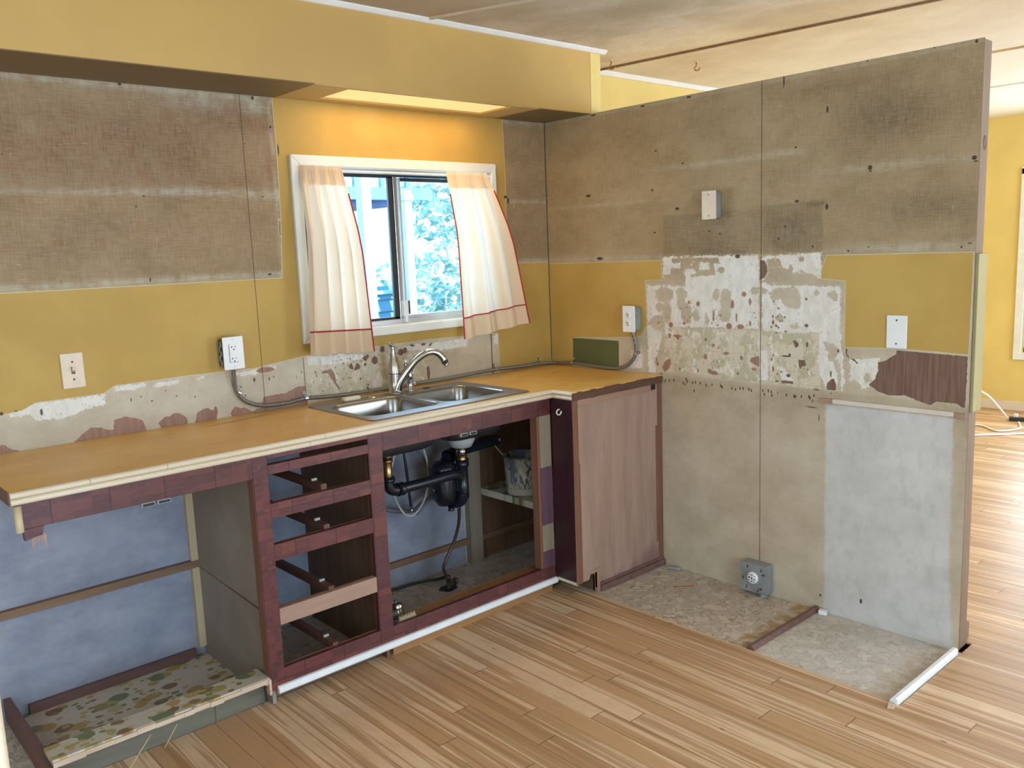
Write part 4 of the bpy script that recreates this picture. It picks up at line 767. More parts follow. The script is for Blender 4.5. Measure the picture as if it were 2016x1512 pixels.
# ---- sink
t = thing('kitchen_sink', 'double-bowl stainless steel sink set into the worktop', 'sink', (-1.075, -.315, HC))
def bowl_ring(x0, x1, y0, y1, r, z): return [(x, y, z) for x, y in rrect(x0, x1, y0, y1, r, 6)]
BL = [(-1.432, -1.092), (-1.058, -.738)]; BY = (-.483, -.158)
tb = bmesh.new(); edges = []
def loop(pts):
    vs = [tb.verts.new(p) for p in pts]; e = [tb.edges.new((vs[i], vs[(i+1) % len(vs)])) for i in range(len(vs))]; edges.extend(e); return vs
loop([(x, y, HC+.0045) for x, y in rrect(-1.470, -.680, -.556, -.074, .022, 6)])
for x0, x1 in BL: loop(bowl_ring(x0-.006, x1+.006, BY[0]-.006, BY[1]+.006, .061, HC+.0045))
bmesh.ops.triangle_fill(tb, use_beauty=True, use_dissolve=False, edges=edges)
for f in tb.faces:
    if f.normal.z < 0: f.normal_flip()
b = MB(); b.merge(tb)
o1 = [(x, y, HC+.0045) for x, y in rrect(-1.470, -.680, -.556, -.074, .022, 6)]; o2 = [(x, y, HC+.0005) for x, y in rrect(-1.473, -.677, -.559, -.071, .024, 6)]
n = len(o1); b.add(o1+o2, [(i, n+i, n+(i+1) % n, (i+1) % n) for i in range(n)], True); b.build('rim', M['steel_rim'], t)
for x0, x1 in BL:
    rings = []; prof = [(-.006, .0045), (-.002, .0035), (.001, -.001), (.004, -.010), (.010, -.08), (.016, -.135), (.024, -.157), (.045, -.170), (.085, -.175)]
    for d, z in prof: rings.append(bowl_ring(x0+d, x1-d, BY[0]+d, BY[1]-d, max(.055-d*.2, .03), HC+z))
    n = len(rings[0]); vs = sum(rings, []); fs = []
    for i in range(len(rings)-1):
        for k in range(n): fs.append((i*n+k, i*n+(k+1) % n, (i+1)*n+(k+1) % n, (i+1)*n+k))
    fs.append(tuple((len(rings)-1)*n+k for k in range(n)))
    b = MB(); b.add(vs, fs, True); bl = b.build('bowl', M['steel'], t)
    b = MB(); w2 = [(x+(.004 if x > (x0+x1)/2 else -.004), y+(.004 if y > -.32 else -.004), z-.004) for x, y, z in vs]; b.add(w2[3*n:], [tuple(i-3*n for i in f) for f in fs if min(f) >= 3*n], True); b.build('undercoat', M['black_plastic'], bl)
    cx, cy = (x0+x1)/2, (BY[0]+BY[1])/2
    b = MB(); b.lathe([(.001, -.172), (.018, -.173), (.040, -.1715), (.044, -.1735)], (cx, cy, HC), n=28); b.build('strainer', M['chrome'], bl)
b = MB(); b.lathe([(.001, .006), (.014, .006), (.017, .0046)], (-.900, -.110, HC)); b.build('hole_plug', M['slot'], t)
b = MB(); b.lathe([(.001, .010), (.015, .010), (.019, .0046)], (-1.185, -.120, HC)); b.build('deck_cap', M['chrome'], t)

# ---- faucet
fx, fy, fz = -1.062, -.108, HC+.0045
t = thing('faucet', 'single-handle chrome and nickel faucet with a curved spout at the sink', 'faucet', (fx, fy, fz))
b = MB(); b.lathe([(.0, 0), (.033, 0), (.033, .004), (.027, .008), (.0255, .05), (.0260, .085)], (fx, fy, fz)); b.build('body', M['nickel'], t)
b = MB(); b.lathe([(.0262, .085), (.0262, .088)], (fx, fy, fz)); b.build('ring', M['slot'], t)
b = MB(); b.lathe([(.0260, .088), (.0255, .103), (.0215, .125), (.0148, .150), (.0100, .170), (.0092, .185), (.0100, .195)], (fx, fy, fz))
b.tube(smoothpath([(fx, fy, fz+.190), (fx-.002, fy+.001, fz+.202), (fx-.010, fy-.001, fz+.211), (fx-.022, fy-.004, fz+.215)]), [.0095]*6+[.0088]*6+[.0075]*6+[.004], 14); b.build('handle', M['nickel'], t)
b = MB(); pth = smoothpath([(fx+.004, fy-.010, fz+.012), (fx+.012, fy-.018, fz+.045), (fx+.038, fy-.035, fz+.090), (fx+.078, fy-.060, fz+.140), (fx+.118, fy-.085, fz+.168), (fx+.150, fy-.104, fz+.168), (fx+.172, fy-.117, fz+.148), (fx+.180, fy-.122, fz+.130)], 6)
n = len(pth); rr = [.0235-.0080*min(1, i/16) for i in range(n)]; b.tube(pth, rr, 18); sp = b.build('spout', M['chrome'], t)
b = MB(); e = Vector(pth[-1]); d = (pth[-1]-pth[-2]).normalized(); b.cyl(e, e+d*.010, .0150); b.build('collar', M['black_plastic'], sp)
b = MB(); b.cyl(e+d*.010, e+d*.026, .0130, r2=.0115); b.build('aerator', M['chrome'], sp)
sx, sy = -.985, -.112
t = thing('side_sprayer', 'slim chrome side sprayer standing just right of the faucet', 'sprayer', (sx, sy, fz))
b = MB(); b.lathe([(.0, 0), (.021, 0), (.021, .004), (.014, .008), (.0125, .03)], (sx, sy, fz)); b.build('base', M['chrome'], t)
b = MB(); b.tube(smoothpath([(sx, sy, fz+.028), (sx-.001, sy, fz+.06), (sx-.006, sy+.002, fz+.095), (sx-.014, sy+.004, fz+.125)]), [.0145]*6+[.0165]*6+[.0135]*6+[.0105], 16); b.build('wand', M['chrome'], t)
b = MB(); b.obox((sx+.012, sy-.006, fz+.078), (.004, -.002, .010), (.003, .006, 0), (.001, 0, .012), .002); b.build('trigger', M['nickel'], t)
b = MB(); b.cyl((sx-.020, sy+.005, fz+.125), (sx-.008, sy+.003, fz+.130), .0105); b.build('spray_head', M['plastic_white'], t)
b = MB(); b.box(-1.325, -1.245, -.128, -.096, HC+.0048, HC+.0225, .008, 4)
single(b, 'soap_bar', M['soap'], (-1.285, -.112, HC+.0048), 'cream bar of soap on the back left of the sink rim', 'soap')
for p in bpy.data.objects['soap_bar'].data.polygons: p.use_smooth = True

# ================================================================ electrical
def plate(b, c, w, h, axis, d=.006, bev=.003):
    x, y, z = c
    if axis == 'y': b.box(x-w/2, x+w/2, y-d, y, z-h/2, z+h/2, bev)
    else: b.box(x-d, x, y-w/2, y+w/2, z-h/2, z+h/2, bev)
    return b
def dot(b, c, r, axis, d=.0015):
    x, y, z = c; e = (x, y-d, z) if axis == 'y' else (x-d, y, z); return b.cyl(c, e, r, 12)
def screws(par, pts, axis, mat='screw'):
    for c in pts: dot(MB(), c, .0032, axis).build('screw', M[mat], par)
# switch on the back wall
t = thing('light_switch', 'aged ivory toggle switch plate on the yellow wall at the left', 'switch', (-2.301, 0, 1.158))
pl = plate(MB(), (-2.301, 0, 1.158), .073, .121, 'y').build('plate', M['plastic_ivory'], t); screws(pl, [(-2.301, -.006, 1.188), (-2.301, -.006, 1.128)], 'y', 'galv_dark')
b = MB(); b.box(-2.307, -2.295, -.0065, -.005, 1.146, 1.171); b.build('toggle_slot', M['purple_brown'], t)
b = MB(); b.obox((-2.301, -.011, 1.163), (.0042, 0, 0), (0, .006, -.003), (0, .002, .006), .001); b.build('toggle', M['plastic_beige'], t)
# GFCI outlet on its surface box
gx, gy, gz = -1.748, -.050, 1.161
t = thing('gfci_outlet', 'white double outlet with two buttons on a tarnished steel box, left of the window', 'outlet', (gx, 0, gz))
pl = plate(MB(), (gx, gy, gz), .082, .125, 'y', .007).build('plate', M['plastic_white'], t); screws(pl, [(gx, gy-.007, gz+.052), (gx, gy-.007, gz-.052)], 'y', 'plastic_white')
b = MB(); b.box(gx-.036, gx+.030, gy+.001, -.001, gz-.050, gz+.052, .003); bx = b.build('steel_box', M['galv_dark'], t)
b = MB()
for k in range(5): b.obox((gx-.040, -.034+(k % 2)*.012, gz-.036+k*.018), (.002, 0, 0), (0, .004, 0), (0, 0, .010))
b.build('box_ear', M['galv'], bx)
f = MB(); f.box(gx-.017, gx+.017, gy-.0095, gy-.005, gz-.034, gz+.034, .001); f = f.build('receptacle_face', M['plastic_white'], t)
b = MB()
b.box(gx-.0185, gx-.0172, gy-.0078, gy-.006, gz-.035, gz+.035); b.box(gx-.018, gx+.018, gy-.0078, gy-.006, gz-.0352, gz-.0343)
for s in (1, -1):
    zc = gz+s*.022; b.box(gx-.008, gx-.006, gy-.0102, gy-.009, zc-.002, zc+.006); b.box(gx-.011, gx-.007, gy-.0102, gy-.009, zc+.001, zc+.003); b.box(gx+.005, gx+.0068, gy-.0102, gy-.009, zc-.001, zc+.006); b.cyl((gx, gy-.0102, zc-.008), (gx, gy-.009, zc-.008), .0026, 10)
b.build('slots', M['slot'], f)
for s in (1, -1): MB().box(gx-.013, gx+.013, gy-.0112, gy-.009, gz+s*.0042-.0034, gz+s*.0042+.0034, .0006).build('button', M['plastic_white'], f)
# duplex outlet on the partition
ox, oy, oz = -.052, -.572, 1.168
t = thing('duplex_outlet', 'white duplex outlet on a grey steel box fixed to the partition above the worktop', 'outlet', (0, oy, oz))
pl = plate(MB(), (ox, oy, oz), .073, .122, 'x').build('plate', M['plastic_white'], t); screws(pl, [(ox-.006, oy, oz)], 'x', 'plastic_white')
b = MB(); b.box(ox+.0005, -.001, oy-.034, oy+.030, oz-.054, oz+.054, .008, 3); b.build('steel_box', M['galv'], t)
for s in (1, -1):
    zc = oz+s*.0195; f = MB(); f.lathe([(.0, -.009), (.0135, -.009), (.0148, -.0075), (.0148, -.005)], (ox, oy, zc), 'x', 24); f = f.build('receptacle', M['plastic_white'], t)
    b = MB(); b.box(ox-.0098, ox-.0085, oy+.004, oy+.0062, zc-.001, zc+.007); b.box(ox-.0098, ox-.0085, oy-.0062, oy-.004, zc-.001, zc+.006); b.box(ox-.0098, ox-.0085, oy+.004, oy+.009, zc+.002, zc+.004); b.cyl((ox-.0098, oy, zc-.0065), (ox-.0085, oy, zc-.0065), .0025, 10); b.build('slots', M['slot'], f)
# blank beige plate, blank white plate
t = thing('blank_cover', 'beige blank cover plate on a grey box high on the partition', 'cover plate', (0, -1.010, 1.660))
pl = plate(MB(), (-.040, -1.010, 1.660), .071, .119, 'x').build('plate', M['plastic_beige'], t); screws(pl, [(-.046, -1.010, 1.702), (-.046, -1.010, 1.616)], 'x')
b = MB(); b.box(-.0395, -.001, -1.043, -.980, 1.607, 1.712, .004); b.build('steel_box', M['galv'], t)
t = thing('blank_plate', 'white blank wall plate on yellow paint near the partition end', 'cover plate', (0, -1.795, 1.156))
pl = plate(MB(), (0, -1.795, 1.156), .075, .121, 'x').build('plate', M['plastic_white'], t); screws(pl, [(-.006, -1.795, 1.199), (-.006, -1.795, 1.113)], 'x', 'galv_dark')
# range outlet at the floor
ry, rz = -1.238, .082
t = thing('range_outlet', 'grey steel box with a round white heavy-duty outlet at floor level', 'outlet', (0, ry, .018))
b = MB(); b.box(-.050, -.001, ry-.062, ry+.062, rz-.062, rz+.062, .004); bx = b.build('steel_box', M['galv'], t)
b = MB(); b.box(-.0545, -.050, ry-.066, ry+.066, rz-.064, rz+.064, .006, 3); cv = b.build('cover', M['galv'], t)
for dy, dz, ang in ((.030, .045, 0), (-.036, .040, 0), (-.046, .022, 1), (-.034, -.042, 1), (.034, -.046, 0), (-.022, -.052, 0), (.052, -.010, 0)):
    h, w = (.007, .0022) if not ang else (.003, .006); MB().box(-.0552, -.0543, ry+dy-w, ry+dy+w, rz+dz-h, rz+dz+h).build('knockout', M['slot'], cv)
screws(cv, [(-.0545, ry+.054, rz+.045), (-.0545, ry-.050, rz-.047)], 'x')
rc = MB(); rc.lathe([(.0, -.0085), (.022, -.0085), (.0255, -.006), (.026, 0)], (-.0545, ry+.004, rz), 'x', 32); rc = rc.build('receptacle', M['plastic_white'], t)
b = MB(); X0, X1 = -.0638, -.0628
for dy, dz, w, h in ((0, 0, .0022, .006), (.0125, .002, .0035, .0035), (-.012, -.004, .005, .0018), (0, .0145, .005, .0018), (0, -.0145, .005, .0018), (-.013, .010, .0015, .003), (.013, .013, .002, .002), (-.012, -.015, .002, .0016), (.014, -.010, .0016, .002)): b.box(X0, X1, ry+.004+dy-w, ry+.004+dy+w, rz+dz-h, rz+dz+h)
b.build('slots', M['slot'], rc)
b = MB(); b.cyl((-.030, ry-.03, .001), (-.030, ry-.03, .020), .012); b.lathe([(.0,.0),(.017,.0),(.017,.003),(.012,.006)], (-.030, ry-.03, 0)); b.build('cable_connector', M['galv'], t)

# flexible steel conduit between the two boxes
r = .0085; k = HC+r+.0045
pts = [(-1.742, -.030, 1.106), (-1.740, -.022, 1.075), (-1.732, -.011, 1.018), (-1.706, -.011, .972), (-1.660, -.011, .945), (-1.600, -.011, .933), (-1.52, -.011, .931), (-1.436, -.011, .937), (-1.32, -.011, .929), (-1.20, -.011, .926), (-1.05, -.011, .925), (-.90, -.011, .925), (-.65, -.011, .926), (-.404, -.011, .931), (-.25, -.011, .926), (-.10, -.012, .926), (-.035, -.024, .922), (-.013, -.055, .922), (-.011, -.16, .929), (-.011, -.30, .924), (-.011, -.42, .921), (-.011, -.49, .930), (-.011, -.540, .957), (-.011, -.574, 1.005), (-.014, -.576, 1.05), (-.030, -.568, 1.112)]
b = MB(); b.tube(smoothpath(pts, 8), r, 12)
single(b, 'electrical_conduit', M['flex'], (-.9, -.011, .925), 'flexible steel conduit running along the back of the worktop between two outlets', 'conduit')
first = None
for i, (c, ax, dr) in enumerate((((-1.7215, -.011, 1.000), 'y', (.55, 0, .84)), ((-1.436, -.011, .937), 'y', (0, 0, 1)), ((-1.13, -.011, .9255), 'y', (0, 0, 1)), ((-.895, -.011, .925), 'y', (0, 0, 1)), ((-.404, -.011, .931), 'y', (0, 0, 1)), ((-.10, -.012, .926), 'y', (0, 0, 1)), ((-.011, -.16, .929), 'x', (0, 0, 1)), ((-.011, -.572, 1.000), 'x', (0, -.9, .4)))):
    tt = thing('conduit_clip', ['zinc clip holding the conduit just below the left outlet', 'zinc clip on the conduit at the left corner of the sink', 'zinc clip on the conduit left of the faucet', 'zinc clip on the conduit behind the sink, right of the faucet', 'zinc clip on the conduit at the dark wall seam right of the sink', 'zinc clip on the conduit just left of the wall corner', 'zinc clip on the conduit at the left edge of the green patch', 'zinc clip on the rising conduit below the partition outlet'][i], 'conduit clip', c, 'conduit clips along the worktop')
    C = Vector(c); D = Vector(dr).normalized(); N = Vector((0, -1, 0)) if ax == 'y' else Vector((-1, 0, 0)); A = D.cross(N)
    bs = [Vector((0, 0, 0))]
    if True:
        b = MB(); q = [C+(D*math.cos(a)+N*math.sin(a))*.0096 for a in [PI*j/10 for j in range(11)]]
        for j in range(10): b.add([q[j]-A*.006, q[j]+A*.006, q[j+1]+A*.006, q[j+1]-A*.006], [(0,1,2,3)], True)
        b.obox(C+D*.018-N*.0095, D*.011, A*.006, N*.0008, .0004); b.build('strap', M['chrome'], tt)
        b = MB(); b.cyl(C+D*.020-N*.009, C+D*.020-N*.004, .0055, 14); b.build('screw', M['chrome'], tt)
# ================================================================ under the sink
t = thing('drain_pipe', 'black plastic drain pipe with brass tailpieces hanging under the sink', 'drain pipe', (-1.06, -.30, .42))
lx, rx, py = -1.252, -.866, -.30
b = MB(); b.lathe([(.040, .730), (.040, .722), (.026, .712), (.024, .700)], (lx, py, 0)); b.build('drain_flange', M['chrome'], t)
b = MB(); b.cyl((lx, py, .705), (lx, py, .600), .0185); b.lathe([(.0185, .688), (.023, .688), (.023, .676), (.0185, .676)], (lx, py, 0)); b.build('tailpiece', M['brass'], t)
b = MB(); b.lathe([(.060, .730), (.060, .700), (.045, .672), (.030, .668)], (rx, py, 0)); b.build('drain_flange', plain('grey_drain_flange', (.40, .41, .42), .5), t)
b = MB(); b.cyl((rx, py, .672), (rx, py, .640), .024); b.build('slip_nut', M['chrome'], t); b = MB(); b.cyl((rx, py, .642), (rx, py, .600), .0205); b.build('tailpiece', M['brass'], t)
b = MB(); b.tube(smoothpath([(lx, py, .612), (lx, py, .585), (lx+.010, py, .562), (lx+.034, py, .552), (lx+.06, py, .552)], 6), .0235, 18); b.cyl((lx, py, .615), (lx, py, .596), .028); b.cyl((lx+.040, py, .552), (lx+.068, py, .552), .028); b.build('elbow', M['black_abs'], t)
b = MB(); b.tube(smoothpath([(lx+.05, py, .552), (-1.05, py, .553), (-.935, py, .556), (rx-.028, py, .550), (rx-.004, py, .530), (rx, py, .505)], 6), .0225, 18); b.build('waste_arm', M['black_abs'], t)
b = MB(); b.cyl((rx, py, .612), (rx, py, .44), .0245); b.cyl((rx, py, .615), (rx, py, .585), .029); b.build('tee', M['black_abs'], t)
b = MB(); b.tube(smoothpath([(rx, py, .47), (rx-.004, py+.01, .435), (rx-.010, py+.045, .413), (rx-.016, py+.085, .435), (rx-.02, py+.10, .49), (rx-.02, py+.105, .56), (rx+.02, py+.12, .605), (rx+.12, py+.15, .612), (rx+.35, py+.17, .615)], 6), .026, 18)
b.cyl((rx+.008, py+.115, .604), (rx+.045, py+.125, .607), .033); b.build('trap', M['black_abs'], t)
b = MB(); b.lathe([(.0, .405), (.034, .412), (.052, .440), (.058, .480), (.058, .575), (.050, .600), (.0, .606)], (rx-.058, py+.06, 0)); b.cyl((rx-.116, py+.045, .492), (rx-.100, py+.05, .492), .016); b.cyl((rx-.050, py+.03, .408), (rx-.050, py+.03, .388), .014); b.build('trap_drum', M['black_abs'], t)
b = MB(); b.lathe([(.0345, 0), (.0345, .012)], (rx+.055, py+.128, .608), 'x'); b.build('hose_clamp', M['chrome'], t)
def hose(name, pts, r, mat, label, cat='hose', k=8, group=None):
    b = MB(); b.tube(smoothpath(pts, k), r, 10); return single(b, name, mat, pts[0], label, cat, group)
o = hose('sprayer_hose', [(-.985, -.112, .735), (-.960, -.155, .642), (-.945, -.155, .530), (-.972, -.155, .434), (-1.024, -.155, .380), (-1.060, -.155, .374), (-1.094, -.155, .400), (-1.134, -.155, .480), (-1.150, -.155, .56), (-1.12, -.155, .66), (-1.07, -.11, .74)], .0055, M['pale_hose'], 'pale grey looped hose under the sink')
o = hose('supply_hose', [(-1.052, -.105, .74), (-1.046, -.12, .655), (-1.034, -.12, .532), (-1.029, -.12, .464), (-1.016, -.11, .385)], .0065, M['black_plastic'], 'straight black supply hose under the sink')
b = MB(); b.cyl((-1.019, -.112, .405), (-1.014, -.108, .375), .0075); b.build('ferrule', M['chrome'], o).location = (0, 0, 0)
o.children[0].data.transform(Matrix.Identity(4))
o = hose('supply_hose', [(-1.03, -.10, .74), (-.973, -.12, .647), (-.944, -.12, .598), (-.908, -.12, .526), (-.902, -.12, .46), (-.919, -.12, .422), (-.975, -.12, .374), (-.994, -.11, .355)], .007, M['grey_hose'], 'dark grey supply hose curving behind the black drain pipe')
o = hose('water_line', [(-1.46, -.05, .45), (-1.30, -.06, .425), (-1.158, -.07, .412), (-1.083, -.07, .385), (-.99, -.08, .366), (-.94, -.09, .392), (-.87, -.10, .41), (-.80, -.10, .405)], .0095, M['grey_hose'], 'thick grey water line running across the sink cabinet back')
o = hose('riser_tube', [(-.884, -.285, .392), (-.860, -.25, .33), (-.850, -.22, .27), (-.865, -.20, .20), (-.905, -.195, .135), (-.915, -.19, .10), (-.895, -.185, .05)], .0075, M['copper_tube'], 'dark copper riser tube dropping to the floor valve')
o = hose('floor_tube', [(-1.44, -.03, .05), (-1.25, -.035, .022), (-1.066, -.04, .010), (-1.0, -.045, .010), (-.93, -.06, .010), (-.876, -.09, .012), (-.845, -.13, .03)], .0065, M['black_plastic'], 'thin black tube lying along the sink cabinet floor', 'tube')
t = thing('shutoff_valve', 'corroded shut-off valve rising through a hole in the cabinet floor', 'valve', (-.893, -.19, 0))
b = MB(); b.tube(smoothpath([(-.893+.042*math.cos(a), -.19+.03*math.sin(a), .0006) for a in [0, .01]]), .001, 4); b.prism([(-.893+.045*math.cos(a)*(1+.15*math.sin(5*a)), -.19+.036*math.sin(a)*(1+.15*math.cos(3*a))) for a in [2*PI*i/24 for i in range(24)]], 'z', .0003, .0012); b.build('floor_hole', M['slot'], t, 'dark ragged hole in the vinyl')
b = MB(); b.cyl((-.893, -.19, .001), (-.893, -.19, .052), .010); b.cyl((-.893, -.19, .030), (-.868, -.205, .030), .009); b.lathe([(.012, .045), (.013, .056), (.009, .060)], (-.893, -.19, 0)); b.build('body', plain('corroded_valve_metal', (.10, .08, .065), .6, .6, .4, 30), t)
b = MB(); b.lathe([(.0, .0), (.017, .0), (.018, .004), (.017, .009), (.0, .010)], (-.868, -.205, .030), 'x', 12); b.build('handle', M['galv_dark'], t)
# jar and brush on the cleat behind the front rail
jx, jy, jz = -1.386, -.508, .1105
t = thing('glass_jar', 'small clear glass jar with a metal pour lid behind the cabinet rail', 'jar', (jx, jy, jz))
b = MB(); b.lathe([(.0, .001), (.024, .001), (.028, .005), (.029, .022), (.027, .040), (.023, .049), (.022, .054), (.0202, .054), (.0215, .048), (.0252, .039), (.027, .022), (.026, .007), (.0, .0035)], (jx, jy, jz)); b.build('glass', M['jar_glass'], t)
b = MB(); b.lathe([(.0245, .047), (.0258, .051), (.0252, .061), (.020, .067), (.010, .071), (.0, .0715)], (jx, jy, jz)); ld = b.build('lid', M['chrome'], t)
b = MB(); b.tube(smoothpath([(jx-.004, jy, jz+.068), (jx-.005, jy, jz+.076), (jx-.002, jy-.002, jz+.081)]), .005, 10); b.build('spout', M['galv_dark'], ld)
bx, by, bz = -1.368, -.552, .1105
t = thing('scrub_brush', 'small straw-bristled scrub brush in front of the glass jar', 'brush', (bx, by, bz))
b = MB(); b.box(bx-.040, bx+.040, by-.009, by+.011, bz, bz+.016, .005, 3); b.build('handle', M['bristle'], t)
b = MB(); random.seed(5)
for i in range(9):
    for j in range(3):
        c = Vector((bx-.034+i*.0085, by-.004+j*.005, bz+.014)); b.cyl(c, c+Vector((random.uniform(-.002, .002), random.uniform(-.002, .002), .017)), .0017, 6, r2=.0007)
b.build('bristles', plain('pale_bristle', (.78, .66, .42), .7), t)
# buckets on the corner shelf
def bucket(c, r, h, label, mat):
    t = thing('paint_bucket', label, 'bucket', c)
    b = MB(); b.lathe([(.0, .001), (r*.86, .001), (r*.87, .006), (r, h), (r*.965, h), (r*.84, .008), (.0, .008)], c, n=36); b.build('pail', mat, t)
    b = MB(); b.tube([(c[0]+r*1.01*math.cos(a), c[1]+r*1.01*math.sin(a), c[2]+h-.004) for a in [2*PI*i/32 for i in range(32)]], .0035, 8, close=True); b.build('rim', M['galv_dark'], t); return t
t = bucket((-.462, -.250, .3685), .092, .185, 'paint-splashed bucket with a torn label on the shelf in the sink cabinet', M['bucket'])
b = MB(); b.cyl((-.507, -.225, .50), (-.56, -.165, .60), .0035, 8); single(b, 'stir_stick', M['bare_z'], (-.507, -.225, .50), 'thin stick leaning out of the paint-splashed bucket', 'stick')
bucket((-.345, -.455, .3685), .085, .19, 'pale bucket at the right end of the cabinet shelf, half hidden by the stile', M['oxide'])

# ================================================================ curtains
t = thing('curtain_rod', 'slim white rod across the top of the window', 'curtain rod', (-.884, -.010, 1.856))
b = MB(); b.cyl((WX0+.002, -.010, 1.856), (WX1-.002, -.010, 1.856), .005, 12); b.build('rod', M['white_gloss'], t)
def curtain(label, top, bot, zt, zb0, zb1, folds, amp, flare_out, seed, pipe_cols, hem):
    rnd = random.Random(seed); NU, NV = 120, 60; vs = []; ph = [rnd.uniform(-.5, .5) for _ in range(folds+2)]
    def P(u, v):
        w = v**.85; x = (top[0]+(top[1]-top[0])*u)*(1-w)+(bot[0]+(bot[1]-bot[0])*u)*w
        zb = zb0+(zb1-zb0)*u; z = zt+(zb-zt)*v
        i = u*folds; k = int(i); q = ph[k]*(1-(i-k))+ph[k+1]*(i-k)
        a = amp*(.30+.9*min(1, v*2.2)); g = .004*math.sin(2*PI*u*26)*max(0, 1-v*9)
        s = math.sin(2*PI*(i+.35*q)); d = a*(s*.75+.25*math.sin(4*PI*i+1+q*2))
        return Vector((x+.3*a*math.cos(2*PI*i), -.032-a*.9-.030*min(1, v*3)-.012*flare_out*v-d+g, z+.003*s*v))
    for j in range(NV+1):
        for i in range(NU+1): vs.append(P(i/NU, j/NV))
    fs = [(j*(NU+1)+i, j*(NU+1)+i+1, (j+1)*(NU+1)+i+1, (j+1)*(NU+1)+i) for j in range(NV) for i in range(NU)]
    t = thing('curtain', label, 'curtain', ((top[0]+top[1])/2, -.03, zt), 'kitchen window curtains')
    b = MB(); b.add(vs, fs, True); b.build('panel', M['curtain'], t)
    for nm, v0, v1 in (('header', -.012, .085), ('hem', 1-hem, 1.0)):      # doubled cloth
        b = MB(); m = 8; q = [P(i/NU, max(0, v0+(v1-v0)*j/m))+Vector((0, .0022, .012 if v0 < 0 and j == 0 else 0)) for j in range(m+1) for i in range(NU+1)]
        b.add(q, [(j*(NU+1)+i, j*(NU+1)+i+1, (j+1)*(NU+1)+i+1, (j+1)*(NU+1)+i) for j in range(m) for i in range(NU)], True); b.build(nm, M['curtain'], t)
    b = MB()
    for u, v0 in pipe_cols: b.tube([P(u, v0+(1-v0)*i/40)+Vector((0, -.0005, 0)) for i in range(41)], .0030, 8)
    b.tube([P(i/60, 1-hem)+Vector((0, -.0016, 0)) for i in range(61)], .0030, 8)
    b.build('piping', M['red_piping'], t)
curtain('left cream curtain with red piping, tied-back folds over the left window side', (-1.404, -1.216), (-1.452, -1.168), 1.858, 1.122, 1.108, 4, .027, .6, 3, [(1.0, .13)], .125)
curtain('right cream curtain with red piping, flaring out over the right window side', (-.668, -.432), (-.664, -.276), 1.856, 1.110, 1.150, 3, .024, 1.6, 8, [(0.0, .12), (1.0, .10)], .130)

# ================================================================ floor strips and small things
b = MB(); b.prism([(-1.517, .0), (-1.517, .010), (-1.508, .018), (-1.494, .018), (-1.486, .010), (-1.486, .0)], 'x', -.495, -.004, .001)
single(b, 'floor_strip', M['purple_brown'], (-.25, -1.5, 0), 'brown wooden strip lying across the old vinyl floor', 'wood strip')
b = MB(); b.prism([(-2.062, .0), (-2.062, .022), (-2.056, .028), (-2.044, .028), (-2.036, .018), (-2.034, .0)], 'x', -.520, -.030, .001)
single(b, 'quarter_round', M['white_gloss'], (-.27, -2.05, 0), 'white-painted quarter-round strip at the vinyl floor edge', 'wood strip')
b = MB(); b.obox((-.175, -.965, .003), (.034, -.030, 0), (.006, .007, 0), (0, 0, .002), .001); single(b, 'wood_scrap', M['debris'], (-.175, -.965, .001), 'small reddish wood scrap on the old vinyl floor', 'wood scrap')
b = MB(); b.obox((-.540, -2.050, .010), (.018, .006, 0), (-.004, .009, 0), (0, 0, .003), .001); single(b, 'wood_chip', M['chip_edge'], (-.540, -2.05, FZ), 'pale wood chip at the corner of the old vinyl', 'wood scrap')
b = MB(); b.obox((-.030, -.80, .007), (.010, -.028, 0), (.006, .003, 0), (0, 0, .006), .001); single(b, 'trim_offcut', M['galv'], (-.03, -.80, .001), 'short grey offcut in the corner between the pink cabinet end and the partition', 'offcut')
b = MB(); b.obox((-.030, -1.542, .010), (.012, .003, 0), (-.003, .016, 0), (0, 0, .009), .003); single(b, 'plaster_lump', M['white_gloss'], (-.03, -1.542, .001), 'small white lump against the partition beside the brown strip', 'debris')
# long pale splinters below the ledge
for i, (x0, z0, x1, z1) in enumerate(((-2.36, .09, -2.46, .010), (-2.28, .09, -2.33, .040))):
    b = MB(); b.cyl((x0, -.602, z0), (x1, -.640+i*.02, z1), .0012, 6); single(b, 'splinter', M['bristle'], (x0, -.602, z0), ['long thin wood splinter reaching from the ledge to the floor', 'short thin wood splinter hanging from the ledge'][i], 'splinter')
# white hook on the maroon panel
t = thing('cup_hook', 'small white hook on the dark maroon cabinet return', 'hook', (-.597, -.655, .822))
b = MB(); b.tube(smoothpath([(-.598, -.640, .832), (-.608, -.639, .829), (-.615, -.641, .820), (-.617, -.650, .813), (-.616, -.661, .815), (-.615, -.667, .824), (-.614, -.668, .830)]), .0030, 10); b.build('hook', M['plastic_white'], t)
# ceiling hooks
def chook(x, y, label):
    t = thing('ceiling_hook', label, 'hook', (x, y, CZ), 'ceiling hooks beyond the partition')
    b = MB(); b.lathe([(.0, .0), (.010, .0), (.009, -.003), (.0, -.004)], (x, y, CZ)); b.build('base', M['cream_wood'], t)
    b = MB(); b.tube(smoothpath([(x, y, CZ), (x-.001, y, CZ-.020), (x-.008, y+.006, CZ-.034), (x-.004, y+.002, CZ-.044), (x+.008, y-.008, CZ-.042), (x+.014, y-.012, CZ-.030)]), .0032, 8); b.build('hook', M['hook_brown'], t)
chook(.285, -.200, 'brown ceiling hook beside the end of the yellow soffit'); chook(.700, -.415, 'brown ceiling hook farther right beyond the partition')
